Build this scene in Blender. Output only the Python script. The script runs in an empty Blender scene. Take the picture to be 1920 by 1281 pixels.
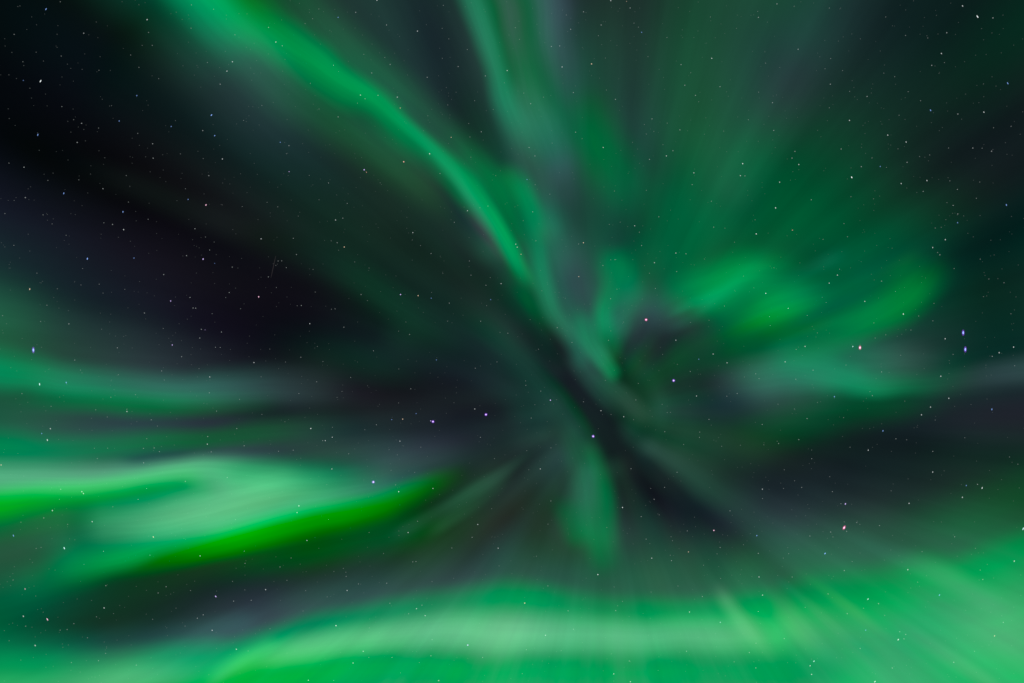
# Aurora corona seen straight overhead on a clear winter night.
# Real layout: the observer stands on snow, looking up 81 degrees towards the south; aurora sheets hang
# 100 to 260 km up and lean along the field lines, which meet at the magnetic zenith.
import bpy, math, random
from mathutils import Vector, Matrix
from math import radians

sc = bpy.context.scene
col = sc.collection

# ---------------------------------------------------------------- camera, world, exposure
EYE = Vector((0.0, 0.0, 1.6))
cam_data = bpy.data.cameras.new("camera")
cam_data.sensor_width = 36.0
cam_data.lens = 36.0 * 1300.0 / 1920.0
cam_data.clip_start = 0.1
cam_data.clip_end = 2.0e6
cam = bpy.data.objects.new("camera", cam_data)
cam.location = EYE
cam.rotation_euler = (radians(171.0), 0.0, radians(180.0))
col.objects.link(cam)
sc.camera = cam

world = bpy.data.worlds.new("World")
sc.world = world
world.use_nodes = True
world.node_tree.nodes["Background"].inputs["Color"].default_value = (0.0012, 0.0015, 0.003, 1)
world.node_tree.nodes["Background"].inputs["Strength"].default_value = 1.0

sc.view_settings.view_transform = 'Standard'
sc.view_settings.look = 'None'
sc.view_settings.exposure = 0.0
sc.view_settings.gamma = 1.0
sc.render.engine = 'CYCLES'
sc.cycles.transparent_max_bounces = 256
sc.cycles.max_bounces = 4
sc.cycles.use_denoising = False
sc.cycles.use_adaptive_sampling = False

# ---------------------------------------------------------------- helpers
FOCAL = 1300.0                                   # chart units per unit tangent
AXES = cam.rotation_euler.to_matrix()


def direction(x, y):
    """Unit vector to a point of the gnomonic sky chart (x east-west, y north-south of its centre)."""
    return (AXES @ Vector((x, y, -FOCAL))).normalized()


FIELD = direction(165.0, -130.0)                 # the magnetic zenith, where the rays meet
F1 = FIELD.orthogonal().normalized()
F2 = FIELD.cross(F1)


def azimuth(d):
    return math.atan2(d.dot(F2), d.dot(F1))


def off_axis(d):
    return math.acos(max(-1.0, min(1.0, d.dot(FIELD))))


def tag(o, label=None, category=None, group=None, kind=None):
    if label: o["label"] = label
    if category: o["category"] = category
    if group: o["group"] = group
    if kind: o["kind"] = kind
    return o


def link(name, me, mat, parent=None):
    o = bpy.data.objects.new(name, me)
    col.objects.link(o)
    if mat: me.materials.append(mat)
    if parent: o.parent = parent
    return o


def new_mat(name):
    m = bpy.data.materials.new(name)
    m.use_nodes = True
    m.node_tree.nodes.clear()
    m.cycles.emission_sampling = 'NONE'
    return m, m.node_tree.nodes, m.node_tree.links


def math_node(N, L, op, a, b=None):
    n = N.new("ShaderNodeMath"); n.operation = op
    for i, v in enumerate((a, b)):
        if v is None: continue
        if isinstance(v, (int, float)): n.inputs[i].default_value = v
        else: L.new(v, n.inputs[i])
    return n.outputs[0]


# ---------------------------------------------------------------- materials
def aurora_material(name, ray_amount, ray_scale, strand_amount, seed):
    """Glowing thin gas: adds its own light to whatever is behind it. The glow falls off to both rims of the
    sheet (v of the UV map) and is ribbed along the field lines."""
    m, N, L = new_mat(name)
    uv = N.new("ShaderNodeUVMap"); uv.uv_map = "sheet"
    sep = N.new("ShaderNodeSeparateXYZ"); L.new(uv.outputs[0], sep.inputs[0])
    v = sep.outputs[1]
    v2 = math_node(N, L, 'MULTIPLY', v, v)
    one = math_node(N, L, 'MAXIMUM', math_node(N, L, 'SUBTRACT', 1.0, v2), 0.0)
    prof = math_node(N, L, 'POWER', one, 3.0)
    ray = N.new("ShaderNodeAttribute"); ray.attribute_name = "field_line"
    noise = N.new("ShaderNodeTexNoise"); noise.noise_dimensions = '3D'
    noise.inputs["Scale"].default_value = ray_scale
    noise.inputs["Detail"].default_value = 3.0
    noise.inputs["Roughness"].default_value = 0.55
    off = N.new("ShaderNodeVectorMath"); off.operation = 'ADD'
    L.new(ray.outputs["Vector"], off.inputs[0]); off.inputs[1].default_value = (seed, 0.37 * seed, 0.0)
    L.new(off.outputs[0], noise.inputs["Vector"])
    # the ribs blur together where one looks straight up the field lines
    rs = N.new("ShaderNodeSeparateXYZ"); L.new(ray.outputs["Vector"], rs.inputs[0])
    spread = N.new("ShaderNodeMapRange"); spread.interpolation_type = 'SMOOTHSTEP'
    spread.inputs["From Min"].default_value = 0.1; spread.inputs["From Max"].default_value = 0.45
    L.new(rs.outputs[2], spread.inputs["Value"])
    amount = math_node(N, L, 'MULTIPLY', spread.outputs[0], 2.0 * ray_amount)
    rib = math_node(N, L, 'MULTIPLY_ADD', math_node(N, L, 'SUBTRACT', noise.outputs["Fac"], 0.5), amount)
    rib.node.inputs[2].default_value = 1.0
    # finer strands that run along the sheet
    su = N.new("ShaderNodeVectorMath"); su.operation = 'MULTIPLY_ADD'
    L.new(uv.outputs[0], su.inputs[0]); su.inputs[1].default_value = (1.3, 2.6, 0.0); su.inputs[2].default_value = (seed * 2.0, seed, 0.0)
    sn = N.new("ShaderNodeTexNoise"); sn.inputs["Scale"].default_value = 2.0
    sn.inputs["Detail"].default_value = 3.0; sn.inputs["Roughness"].default_value = 0.6
    L.new(su.outputs[0], sn.inputs["Vector"])
    strand = math_node(N, L, 'MULTIPLY_ADD', math_node(N, L, 'SUBTRACT', sn.outputs["Fac"], 0.5), 2.0 * strand_amount)
    strand.node.inputs[2].default_value = 1.0
    strength = math_node(N, L, 'MULTIPLY', math_node(N, L, 'MULTIPLY', prof, rib), strand)
    light = N.new("ShaderNodeAttribute"); light.attribute_name = "light"
    em = N.new("ShaderNodeEmission")
    L.new(light.outputs["Color"], em.inputs["Color"]); L.new(strength, em.inputs["Strength"])
    tr = N.new("ShaderNodeBsdfTransparent")
    add = N.new("ShaderNodeAddShader"); L.new(em.outputs[0], add.inputs[0]); L.new(tr.outputs[0], add.inputs[1])
    out = N.new("ShaderNodeOutputMaterial"); L.new(add.outputs[0], out.inputs["Surface"])
    return m


AUR_BRIGHT = aurora_material("aurora_glow_ribbed", 0.13, 2.2, 0.17, 3.1)
AUR_RAYED = aurora_material("aurora_glow_rayed", 0.24, 4.0, 0.12, 5.3)
AUR_SOFT = aurora_material("aurora_glow_soft", 0.22, 3.4, 0.08, 8.7)

STAR_RGB = dict(w=(0.92, 1.0, 1.0), b=(0.26, 0.45, 1.0), v=(0.66, 0.5, 1.0), o=(1.0, 0.72, 0.5), r=(1.0, 0.45, 0.38),
                p=(1.0, 0.55, 0.75), c=(0.65, 0.95, 1.0))
#          radius in chart units, glow
STAR_MAG = {7: (1.35, 0.75), 6: (1.0, 0.5), 5: (0.9, 0.34), 4: (0.8, 0.24), 3: (0.72, 0.13), 2: (0.65, 0.08), 1: (0.6, 0.05)}


def star_material(name, rgb, glow):
    m, N, L = new_mat(name)
    em = N.new("ShaderNodeEmission")
    em.inputs["Color"].default_value = (*rgb, 1); em.inputs["Strength"].default_value = glow
    tr = N.new("ShaderNodeBsdfTransparent")
    add = N.new("ShaderNodeAddShader"); L.new(em.outputs[0], add.inputs[0]); L.new(tr.outputs[0], add.inputs[1])
    out = N.new("ShaderNodeOutputMaterial"); L.new(add.outputs[0], out.inputs["Surface"])
    return m


# ---------------------------------------------------------------- sky and ground
def build_sky():
    R = 9.0e5
    vs, fs = [], []
    nu, nv = 96, 24
    for j in range(nv + 1):
        a = radians(-4 + 94 * j / nv)
        for i in range(nu):
            p = 2 * math.pi * i / nu
            vs.append((R * math.cos(a) * math.cos(p), R * math.cos(a) * math.sin(p), R * math.sin(a)))
    for j in range(nv):
        for i in range(nu):
            fs.append((j * nu + i, (j + 1) * nu + i, (j + 1) * nu + (i + 1) % nu, j * nu + (i + 1) % nu))
    me = bpy.data.meshes.new("sky"); me.from_pydata(vs, [], fs); me.update()
    m, N, L = new_mat("night_sky")
    tc = N.new("ShaderNodeTexCoord")
    nz = N.new("ShaderNodeTexNoise"); nz.inputs["Scale"].default_value = 4.0e-6; nz.inputs["Detail"].default_value = 2.0
    L.new(tc.outputs["Object"], nz.inputs["Vector"])
    ramp = N.new("ShaderNodeValToRGB")
    ramp.color_ramp.elements[0].position = 0.3; ramp.color_ramp.elements[0].color = (0.0013, 0.0016, 0.0032, 1)
    ramp.color_ramp.elements[1].position = 0.7; ramp.color_ramp.elements[1].color = (0.0019, 0.0019, 0.0040, 1)
    L.new(nz.outputs["Fac"], ramp.inputs["Fac"])
    em = N.new("ShaderNodeEmission"); L.new(ramp.outputs["Color"], em.inputs["Color"])
    out = N.new("ShaderNodeOutputMaterial"); L.new(em.outputs[0], out.inputs["Surface"])
    tag(link("sky", me, m), kind="structure")


def build_ground():
    R = 4.0e4
    n = 64
    vs = [(0, 0, 0)]; fs = []
    rings = [5, 40, 300, 2500, 12000, R]
    rng = random.Random(4)
    for k, r in enumerate(rings):
        for i in range(n):
            p = 2 * math.pi * i / n
            vs.append((r * math.cos(p), r * math.sin(p), -0.01 * k + rng.uniform(-.02, .02) * min(r, 200) / 40))
    for i in range(n): fs.append((0, 1 + i, 1 + (i + 1) % n))
    for k in range(len(rings) - 1):
        for i in range(n):
            a = 1 + k * n; b = a + n
            fs.append((a + i, b + i, b + (i + 1) % n, a + (i + 1) % n))
    me = bpy.data.meshes.new("ground"); me.from_pydata(vs, [], fs); me.update()
    m = bpy.data.materials.new("snow"); m.use_nodes = True
    b = m.node_tree.nodes["Principled BSDF"]; b.inputs["Base Color"].default_value = (0.75, 0.78, 0.82, 1); b.inputs["Roughness"].default_value = 0.6
    nz = m.node_tree.nodes.new("ShaderNodeTexNoise"); nz.inputs["Scale"].default_value = 0.8
    bp = m.node_tree.nodes.new("ShaderNodeBump"); bp.inputs["Strength"].default_value = 0.3
    m.node_tree.links.new(nz.outputs["Fac"], bp.inputs["Height"]); m.node_tree.links.new(bp.outputs[0], b.inputs["Normal"])
    tag(link("ground", me, m), kind="structure")


# ---------------------------------------------------------------- aurora sheets
def spine(st, fade, step=9.0):
    n = len(st)
    P = [Vector((s[0], s[1])) for s in st]
    E = [2 * P[0] - P[1]] + P + [2 * P[-1] - P[-2]]
    out = []
    for i in range(n - 1):
        m = max(3, int(math.ceil((P[i + 1] - P[i]).length / step)))
        for k in range(m + (1 if i == n - 2 else 0)):
            t = k / m
            p0, p1, p2, p3 = E[i:i + 4]
            p = 0.5 * (2 * p1 + (p2 - p0) * t + (2 * p0 - 5 * p1 + 4 * p2 - p3) * t * t + (3 * p1 - p0 - 3 * p2 + p3) * t ** 3)
            f = t * t * (3 - 2 * t)
            wid = [st[i][c] * (1 - f) + st[i + 1][c] * f for c in (2, 3)]
            bs = ((1 - t) ** 3 / 6, (3 * t ** 3 - 6 * t * t + 4) / 6, (-3 * t ** 3 + 3 * t * t + 3 * t + 1) / 6, t ** 3 / 6)
            u = i + t
            win = 1.0
            if fade[0]: q = min(u, 1.0); win *= q * q * (3 - 2 * q)
            if fade[1]: q = min(n - 1 - u, 1.0); win *= q * q * (3 - 2 * q)
            rgb = [win * sum(bs[k2] * st[min(max(i - 1 + k2, 0), n - 1)][c] for k2 in range(4)) for c in (4, 5, 6)]
            out.append((p, wid + rgb))
    return out


ACROSS = 22


def sheet(alt_km, fade, st):
    """One leaning sheet of light: a strip of the sky chart hung at its altitude, higher up towards the magnetic zenith."""
    sp = spine(st, fade)
    vs, light, field, uvs = [], [], [], []
    n = len(sp)
    for i, (p, (wl, wr, r, g, b)) in enumerate(sp):
        h = max(2, int(max(wl, wr) / 9.0 * 0.8))
        t = Vector((0.0, 0.0))
        for k in range(-h, h + 1):
            a, c = min(max(i + k, 0), n - 1), min(max(i + k + 1, 0), n - 1)
            t += (sp[c][0] - sp[a][0]) * (h + 1 - abs(k))
        t = t.normalized()
        nrm = Vector((-t.y, t.x))
        for j in range(ACROSS + 1):
            v = 1 - 2 * j / ACROSS
            q = p + nrm * (v * (wl if v > 0 else wr))
            d = direction(q.x, q.y)
            lean = off_axis(d)
            alt = alt_km * 1000.0 * (1.0 + 0.35 * math.exp(-(lean / 0.35) ** 2))
            vs.append(EYE + d * (alt / max(d.z, 0.2)))
            light.append((r, g, b, 1.0))
            az = azimuth(d)
            field.append((5.0 * math.cos(az) + 0.0, 5.0 * math.sin(az), 0.9 * lean))
            uvs.append((i / (n - 1), v))
    w = ACROSS + 1
    fs = [(i * w + j, i * w + j + 1, (i + 1) * w + j + 1, (i + 1) * w + j) for i in range(n - 1) for j in range(ACROSS)]
    return vs, fs, light, field, uvs


def mesh_from(name, parts, origin):
    vs, fs, light, field, uvs = [], [], [], [], []
    for a, f, l, fl, u in parts:
        k = len(vs)
        vs += [p - origin for p in a]; fs += [tuple(i + k for i in q) for q in f]; light += l; field += fl; uvs += u
    me = bpy.data.meshes.new(name)
    me.from_pydata(vs, [], fs); me.update()
    at = me.attributes.new("light", 'FLOAT_COLOR', 'POINT'); at.data.foreach_set("color", [c for l in light for c in l])
    at = me.attributes.new("field_line", 'FLOAT_VECTOR', 'POINT'); at.data.foreach_set("vector", [c for l in field for c in l])
    ul = me.uv_layers.new(name="sheet")
    ul.data.foreach_set("uv", [c for lp in me.loops for c in uvs[lp.vertex_index]])
    for p in me.polygons: p.use_smooth = True
    return me


# r, g, b is the linear colour of the emitted light; the green oxygen line lies outside the display gamut, so its
# red (and at times blue) component is slightly negative.
# (name, label, category, group, [(part, altitude km, (fades at start, at end), [(x, y, half width, half width, r, g, b) ...]) ...])
BANDS = [
    ('aurora_band', 'broad emerald aurora band sweeping down from the top edge to the corona', 'aurora band', 'bright aurora bands', [
        ('core', 108.01, (0, 1), [(-824.6,893.4,215,220,-0,0.0881,0.0659), (-667.4,742.9,215,219,0.0001,0.073,0.0493), (-595.7,674.0,199,190,-0.0082,0.0747,0.0381), (-536.0,598.8,162,181,-0.0015,0.067,0.0342), (-467.1,569.8,148,168,0.0078,0.0182,0.0222), (-403.9,537.0,135,153,-0.0025,0.0013,0.0119), (-342.6,491.8,118,138,-0.0092,0.0055,0.0035), (-261.3,438.9,104,124,-0.0017,0,0.0062), (-180.6,377.8,90,104,-0.001,0,0.007), (-120.3,320.2,76,96,0.0023,0,0.0051), (-75.2,262.3,64,84,-0.0036,0.0117,0.0177), (-36.1,204.7,53,70,0.0098,0,0.0175), (4.6,148.3,46,61,0.0001,0.0498,0.0248), (37.8,94.0,43,62,-0.0035,0.0088,-0.0032), (76.9,38.2,39,58,0.0021,0.0162,0.0113), (122.3,-21.7,33,49,0.0034,0,0.0012)]),
        ('bright_ridge', 104.01, (0, 1), [(-612.8,753.2,85,94,-0.003,0.071,0.0104), (-557.8,685.3,85,94,0.0018,0.107,0.0034), (-496.1,616.6,84,91,-0.003,0.173,0.0012), (-438.3,573.0,69,79,-0.0227,0.244,0.0338), (-376.0,531.2,60,76,-0.0231,0.261,0.0463), (-314.6,488.4,43,73,-0.0146,0.269,0.0476), (-249.7,449.5,38,65,-0.009,0.24,0.0354), (-197.5,398.3,36,65,-0.0132,0.191,0.0301), (-134.0,347.0,32,57,-0.0104,0.169,0.0341), (-85.6,298.3,32,49,-0.0117,0.23,0.0455), (-44.4,242.7,28,40,-0.0193,0.294,0.0608), (-6.5,183.8,24,34,-0.0198,0.267,0.0461), (24.8,128.6,21,32,0.0001,0.105,0.0209), (54.2,77.9,17,27,0.0061,0,0.0012)]),
        ('pale_shoulder', 112.02, (0, 1), [(-721.9,801.0,78,87,0.0078,0.271,0.101), (-651.8,728.4,76,85,0.0066,0.266,0.097), (-590.7,665.8,74,97,0.0011,0.249,0.0889), (-527.6,599.4,60,102,-0.0049,0.176,0.0761), (-468.5,547.2,61,112,0.0145,0.0957,0.0597), (-413.9,487.2,56,110,0.0097,0.0818,0.0367), (-340.1,433.5,52,97,0.0016,0.0662,0.0168), (-249.0,370.1,48,84,0.0012,0.0692,0.0198), (-162.2,299.8,42,76,0.0043,0.048,0.006), (-97.5,233.1,32,60,-0.0074,0.0018,-0.007), (-50.9,184.6,22,52,-0.0011,0.0431,0.0129), (-9.1,141.2,18,45,0.0069,0.074,0.031)]),
        ('outer_fringe', 114.02, (0, 1), [(-486.4,754.4,95,87,-0.0033,0.0757,0.0163), (-433.4,685.6,96,87,-0.0085,0.0636,0.0137), (-373.7,605.8,90,82,0.0067,0.0592,0.0205), (-305.6,535.4,84,76,0.0045,0.0917,0.0262), (-217.7,463.5,75,69,0.0015,0.0803,0.021), (-141.0,394.6,65,62,0.0049,0.0477,0.0172), (-80.8,334.7,58,56,-0.0057,0.117,0.0241), (-30.9,279.9,56,56,-0.0059,0.118,0.0161), (3.2,209.6,48,47,-0.0101,0.033,-0.0094), (37.3,148.9,42,42,-0.0033,0.038,0.0073)]),
        ('inner_strand', 103.03, (1, 1), [(-256.7,454.5,24,20,0.0008,0.0236,0.0082), (-206.1,412.8,24,20,-0.0006,0.0692,0.0221), (-155.2,365.2,24,20,-0.0019,0.103,0.0401), (-110.5,316.3,24,21,0.0031,0.092,0.0411), (-77.3,267.4,22,20,0.0123,0.0815,0.0477), (-50.9,226.3,20,20,0.0188,0.0096,0.0289), (-24.5,188.9,19,18,-0.002,0.0319,0.0171), (0.2,152.7,18,17,-0.0089,0.0794,0.0228), (25.4,115.7,18,17,-0.0044,0,0.0003), (50.2,80.7,18,17,-0.002,0,-0.001)]),
        ('pale_strand', 103.53, (1, 1), [(-159.7,335.8,21,23,-0.0006,0,-0.001), (-119.7,292.8,21,23,-0.0085,0.0281,-0.0036), (-87.5,252.8,19,23,-0.0037,0.0518,0.0016), (-59.5,215.9,18,22,0.0221,0,0.0145), (-32.1,178.4,16,20,0.0138,0,0.0076), (-5.4,140.3,15,19,-0.0048,0,-0.006), (19.6,105.2,14,18,-0.0091,0.0395,-0.0098)]),
    ]),
    ('diffuse_aurora', '', '', None, [
        ('haze', 190.0, (1, 1), [(-760.0,620.5,228,266,-0.004,0,-0.0048), (-660.0,560.5,228,285,-0.0001,0.004,0.0016), (-560.0,480.5,228,285,0.0021,0.0088,0.0107), (-460.0,400.5,209,266,0.004,0.0186,0.0199), (-360.0,330.5,190,247,0.0028,0.0218,0.0139), (-260.0,270.5,171,228,0.0033,0.0222,0.014), (-170.0,220.5,152,209,0.0016,0.006,0.0087), (-90.0,160.5,124,171,-0.0002,0,0.0038), (-20.0,90.5,104,152,-0.0042,0,-0.0048), (40.0,20.5,86,114,-0.0043,0.0235,0.0097)]),
        ('ray0', 260.7, (1, 0), [(243.0,-134.5,20,20,0.0073,0.0166,0.0163), (288.0,-134.5,26,26,0.009,0.0256,0.0212), (343.0,-134.5,34,34,0.0087,0.0225,0.0205), (413.0,-134.5,43,43,0.0052,0.0136,0.019), (503.0,-134.5,56,56,0.0103,0.0225,0.0254), (613.0,-134.5,71,71,0.0046,0.0111,0.0107), (738.0,-134.5,89,89,0.0026,0.0102,0.0119), (898.0,-134.5,111,111,0.0135,0.0106,0.0197), (1078.0,-134.5,136,136,0.0079,0.0097,0.014), (1288.0,-134.5,166,166,0.0059,0.0119,0.0133), (1453.8,-134.5,166,166,0.0062,0.0134,0.0145)]),
        ('ray1', 281.4, (1, 0), [(242.6,-142.3,20,20,0.0015,0.0162,0.0095), (287.3,-147.0,26,26,0.0024,0.0272,0.0136), (342.0,-152.8,34,34,0.0019,0.0303,0.0142), (411.7,-160.1,43,43,0.0042,0.0172,0.0109), (501.2,-169.5,56,56,-0.002,0.0127,0.0041), (610.6,-181.0,71,71,0.0034,0.0141,0.0092), (734.9,-194.1,89,89,0.0025,0.0018,0.0053), (894.0,-210.8,111,111,0.0015,0.0207,0.0109), (1073.0,-229.6,136,136,0.0031,0.0168,0.0091), (1281.9,-251.6,166,166,0.0026,0.0153,0.0089), (1446.8,-268.9,166,166,0.0023,0.0156,0.0091)]),
        ('ray2', 247.2, (1, 0), [(241.4,-150.1,20,20,-0.0011,0.0133,0.0061), (285.4,-159.4,26,26,0.0078,0.0251,0.0145), (339.2,-170.9,34,34,0.008,0.0373,0.0186), (407.6,-185.4,43,43,0.0079,0.0305,0.0157), (495.7,-204.2,56,56,0.0051,0.0136,0.0074), (603.3,-227.0,71,71,0.0036,0.0056,0.0087), (725.5,-253.0,89,89,0.0033,0.0133,0.0117), (882.0,-286.3,111,111,0.0104,0.0223,0.0159), (1058.1,-323.7,136,136,0.0076,0.0132,0.0091), (1263.5,-367.4,166,166,0.0063,0.0177,0.0115), (1425.7,-401.8,166,166,0.0072,0.0228,0.0145)]),
        ('ray3', 267.9, (1, 0), [(239.3,-157.7,20,20,-0.0016,0.0114,0.0048), (282.1,-171.6,26,26,0.0023,0.022,0.0105), (334.4,-188.6,34,34,0.0018,0.0353,0.0158), (401.0,-210.2,43,43,0.0062,0.0272,0.0152), (486.6,-238.0,56,56,0.0055,0.0086,0.0095), (591.2,-272.0,71,71,0.0046,0.0112,0.0136), (710.1,-310.6,89,89,0.0096,0.0185,0.0162), (862.3,-360.1,111,111,0.016,0.0368,0.0333), (1033.5,-415.7,136,136,0.0213,0.0522,0.0478), (1233.2,-480.6,166,166,0.0186,0.0524,0.0425), (1390.9,-531.8,166,166,0.0176,0.0528,0.0409)]),
        ('ray4', 288.6, (1, 0), [(236.5,-165.0,20,20,0.0016,0.0105,0.006), (277.6,-183.3,26,26,0.0004,0.0188,0.0056), (327.9,-205.7,34,34,0.0063,0.0319,0.0152), (391.8,-234.2,43,43,0.0064,0.0238,0.0137), (474.0,-270.8,56,56,0.0036,0.003,0.0093), (574.5,-315.5,71,71,0.01,0.0249,0.0248), (688.7,-366.3,89,89,0.0241,0.0446,0.0409), (834.9,-431.4,111,111,0.0312,0.0696,0.0656), (999.3,-504.6,136,136,0.0389,0.0813,0.077), (1191.2,-590.0,166,166,0.0392,0.085,0.0752), (1342.6,-657.5,166,166,0.0387,0.0864,0.0746)]),
        ('ray5', 254.4, (1, 0), [(233.0,-172.0,20,20,0.0033,0.012,0.0099), (271.9,-194.5,26,26,0.0073,0.0187,0.0141), (319.6,-222.0,34,34,0.0136,0.0267,0.0203), (380.2,-257.0,43,43,0.0072,0.0159,0.0115), (458.1,-302.0,56,56,0.0094,0.0224,0.0207), (553.4,-357.0,71,71,0.0224,0.0345,0.0407), (661.6,-419.5,89,89,0.0271,0.0517,0.0532), (800.2,-499.5,111,111,0.0387,0.0838,0.0789), (956.1,-589.5,136,136,0.0836,0.123,0.119), (1137.9,-694.5,166,166,0.0816,0.13,0.124), (1281.5,-777.4,166,166,0.0744,0.126,0.119)]),
        ('ray6', 275.1, (1, 0), [(228.7,-178.6,20,20,0.0086,0.0305,0.0216), (265.1,-205.0,26,26,0.012,0.0325,0.0243), (309.6,-237.4,34,34,0.0117,0.0317,0.0234), (366.2,-278.5,43,43,0.0104,0.0306,0.0203), (439.0,-331.4,56,56,0.0129,0.0296,0.0256), (528.0,-396.1,71,71,0.022,0.0488,0.0466), (629.1,-469.5,89,89,0.0291,0.0955,0.064), (758.6,-563.6,111,111,0.042,0.106,0.0843), (904.2,-669.4,136,136,0.0453,0.122,0.0954), (1074.1,-792.8,166,166,0.0497,0.132,0.103), (1208.2,-890.3,166,166,0.0542,0.134,0.106)]),
        ('ray7', 240.9, (1, 0), [(223.7,-184.7,20,20,0.0095,0.0277,0.021), (257.2,-214.8,26,26,0.0007,0.0008,0.0027), (298.1,-251.6,34,34,0.0065,0.0088,0.0089), (350.1,-298.4,43,43,0.003,0.0097,0.011), (417.0,-358.7,56,56,0.0066,0,0.0133), (498.7,-432.3,71,71,0.017,0.0244,0.0244), (591.6,-515.9,89,89,0.0338,0.0907,0.0745), (710.5,-623.0,111,111,0.0553,0.131,0.119), (844.3,-743.4,136,136,0.0703,0.146,0.135), (1000.3,-883.9,166,166,0.0726,0.146,0.135), (1123.5,-994.9,166,166,0.0722,0.143,0.133)]),
        ('ray8', 261.6, (1, 0), [(218.2,-190.2,20,20,0.0012,0.0062,0.0043), (248.3,-223.7,26,26,-0.0016,0,0.0012), (285.1,-264.6,34,34,0.0069,0.0159,0.0131), (331.9,-316.6,43,43,-0.0002,0.0021,0.0052), (392.2,-383.5,56,56,0.0092,0.022,0.0174), (465.8,-465.2,71,71,0.0163,0.0981,0.0532), (549.4,-558.1,89,89,0.0329,0.13,0.0904), (656.5,-677.0,111,111,0.0495,0.149,0.115), (776.9,-810.8,136,136,0.0512,0.155,0.115), (868.2,-912.1,136,136,0.0507,0.156,0.115)]),
        ('ray9', 282.3, (1, 0), [(212.1,-195.2,20,20,0.0006,0,-0), (238.5,-231.6,26,26,0.0008,0.004,0.0027), (270.9,-276.1,34,34,0.0024,0.0043,0.0037), (312.0,-332.7,43,43,0.0043,0.0032,0.0099), (364.9,-405.5,56,56,0.0109,0.0391,0.0298), (429.6,-494.5,71,71,0.0155,0.127,0.0563), (503.0,-595.6,89,89,0.0265,0.166,0.0782), (597.1,-725.1,111,111,0.0421,0.182,0.1), (702.9,-870.7,136,136,0.0446,0.177,0.102), (783.1,-981.1,136,136,0.0437,0.171,0.0994)]),
        ('ray10', 248.1, (1, 0), [(205.5,-199.5,20,20,0.0021,0.0035,0.0007), (228.0,-238.4,26,26,0.0005,0,0.0004), (255.5,-286.1,34,34,0.001,0,0.0024), (290.5,-346.7,43,43,0.0065,0.0111,0.0119), (335.5,-424.6,56,56,0.0205,0.0543,0.0381), (390.5,-519.9,71,71,0.0295,0.118,0.0774), (453.0,-628.1,89,89,0.0434,0.148,0.0968), (533.0,-766.7,111,111,0.0565,0.165,0.112), (623.0,-922.6,136,136,0.063,0.168,0.119), (691.2,-1040.7,136,136,0.0641,0.168,0.119)]),
        ('ray11', 268.8, (1, 0), [(198.5,-203.0,20,20,0.0042,0.01,0.0046), (216.8,-244.1,26,26,0.0021,0.0018,0.0021), (239.2,-294.4,34,34,0.0041,0.0117,0.0099), (267.7,-358.3,43,43,0.0036,0.0283,0.0196), (304.3,-440.5,56,56,0.0179,0.0633,0.0456), (349.0,-541.0,71,71,0.0392,0.107,0.0862), (399.8,-655.2,89,89,0.0546,0.156,0.119), (464.9,-801.4,111,111,0.0633,0.17,0.13), (510.1,-903.0,111,111,0.0652,0.169,0.132)]),
        ('ray12', 289.5, (1, 0), [(191.2,-205.8,20,20,0.0045,0.0247,0.0121), (205.1,-248.6,26,26,0.002,0.0093,0.0041), (222.1,-300.9,34,34,0.0061,0.0154,0.0103), (243.7,-367.5,43,43,0.0075,0.0292,0.0212), (271.5,-453.1,56,56,0.0284,0.0722,0.0544), (305.5,-557.7,71,71,0.0313,0.107,0.079), (344.1,-676.6,89,89,0.0445,0.138,0.0979), (393.6,-828.8,111,111,0.0544,0.15,0.11), (427.9,-934.5,111,111,0.0569,0.153,0.113)]),
        ('ray13', 255.3, (1, 0), [(183.6,-207.9,20,20,0.0052,0.0312,0.0172), (192.9,-251.9,26,26,0.001,0.0055,0.003), (204.4,-305.7,34,34,0.0046,0.0038,0.0076), (218.9,-374.1,43,43,0.014,0.0305,0.0295), (237.7,-462.2,56,56,0.0192,0.073,0.0523), (260.5,-569.8,71,71,0.0246,0.105,0.0811), (286.5,-692.0,89,89,0.0455,0.129,0.105), (319.8,-848.5,111,111,0.0513,0.139,0.112), (342.9,-957.3,111,111,0.0523,0.141,0.114)]),
        ('ray14', 276.0, (1, 0), [(175.8,-209.1,20,20,0.0064,0.0203,0.013), (180.5,-253.8,26,26,0.0029,0.0135,0.0071), (186.3,-308.5,34,34,0.0053,0.0237,0.0176), (193.6,-378.2,43,43,0.0138,0.0381,0.0327), (203.0,-467.7,56,56,0.0233,0.0785,0.0586), (214.5,-577.1,71,71,0.0529,0.119,0.101), (227.6,-701.4,89,89,0.0611,0.134,0.113), (244.3,-860.5,111,111,0.0605,0.137,0.113), (255.9,-971.1,111,111,0.06,0.136,0.112)]),
        ('ray15', 241.8, (1, 0), [(168.0,-209.5,20,20,0.0045,0.0093,0.0076), (168.0,-254.5,26,26,0.0024,0.0102,0.0048), (168.0,-309.5,34,34,0.0042,0.0284,0.013), (168.0,-379.5,43,43,0.007,0.0482,0.0243), (168.0,-469.5,56,56,0.0213,0.0584,0.0478), (168.0,-579.5,71,71,0.0358,0.0843,0.0811), (168.0,-704.5,89,89,0.0502,0.117,0.103), (168.0,-864.5,111,111,0.0548,0.127,0.106), (168.0,-975.7,111,111,0.0561,0.13,0.107)]),
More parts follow.
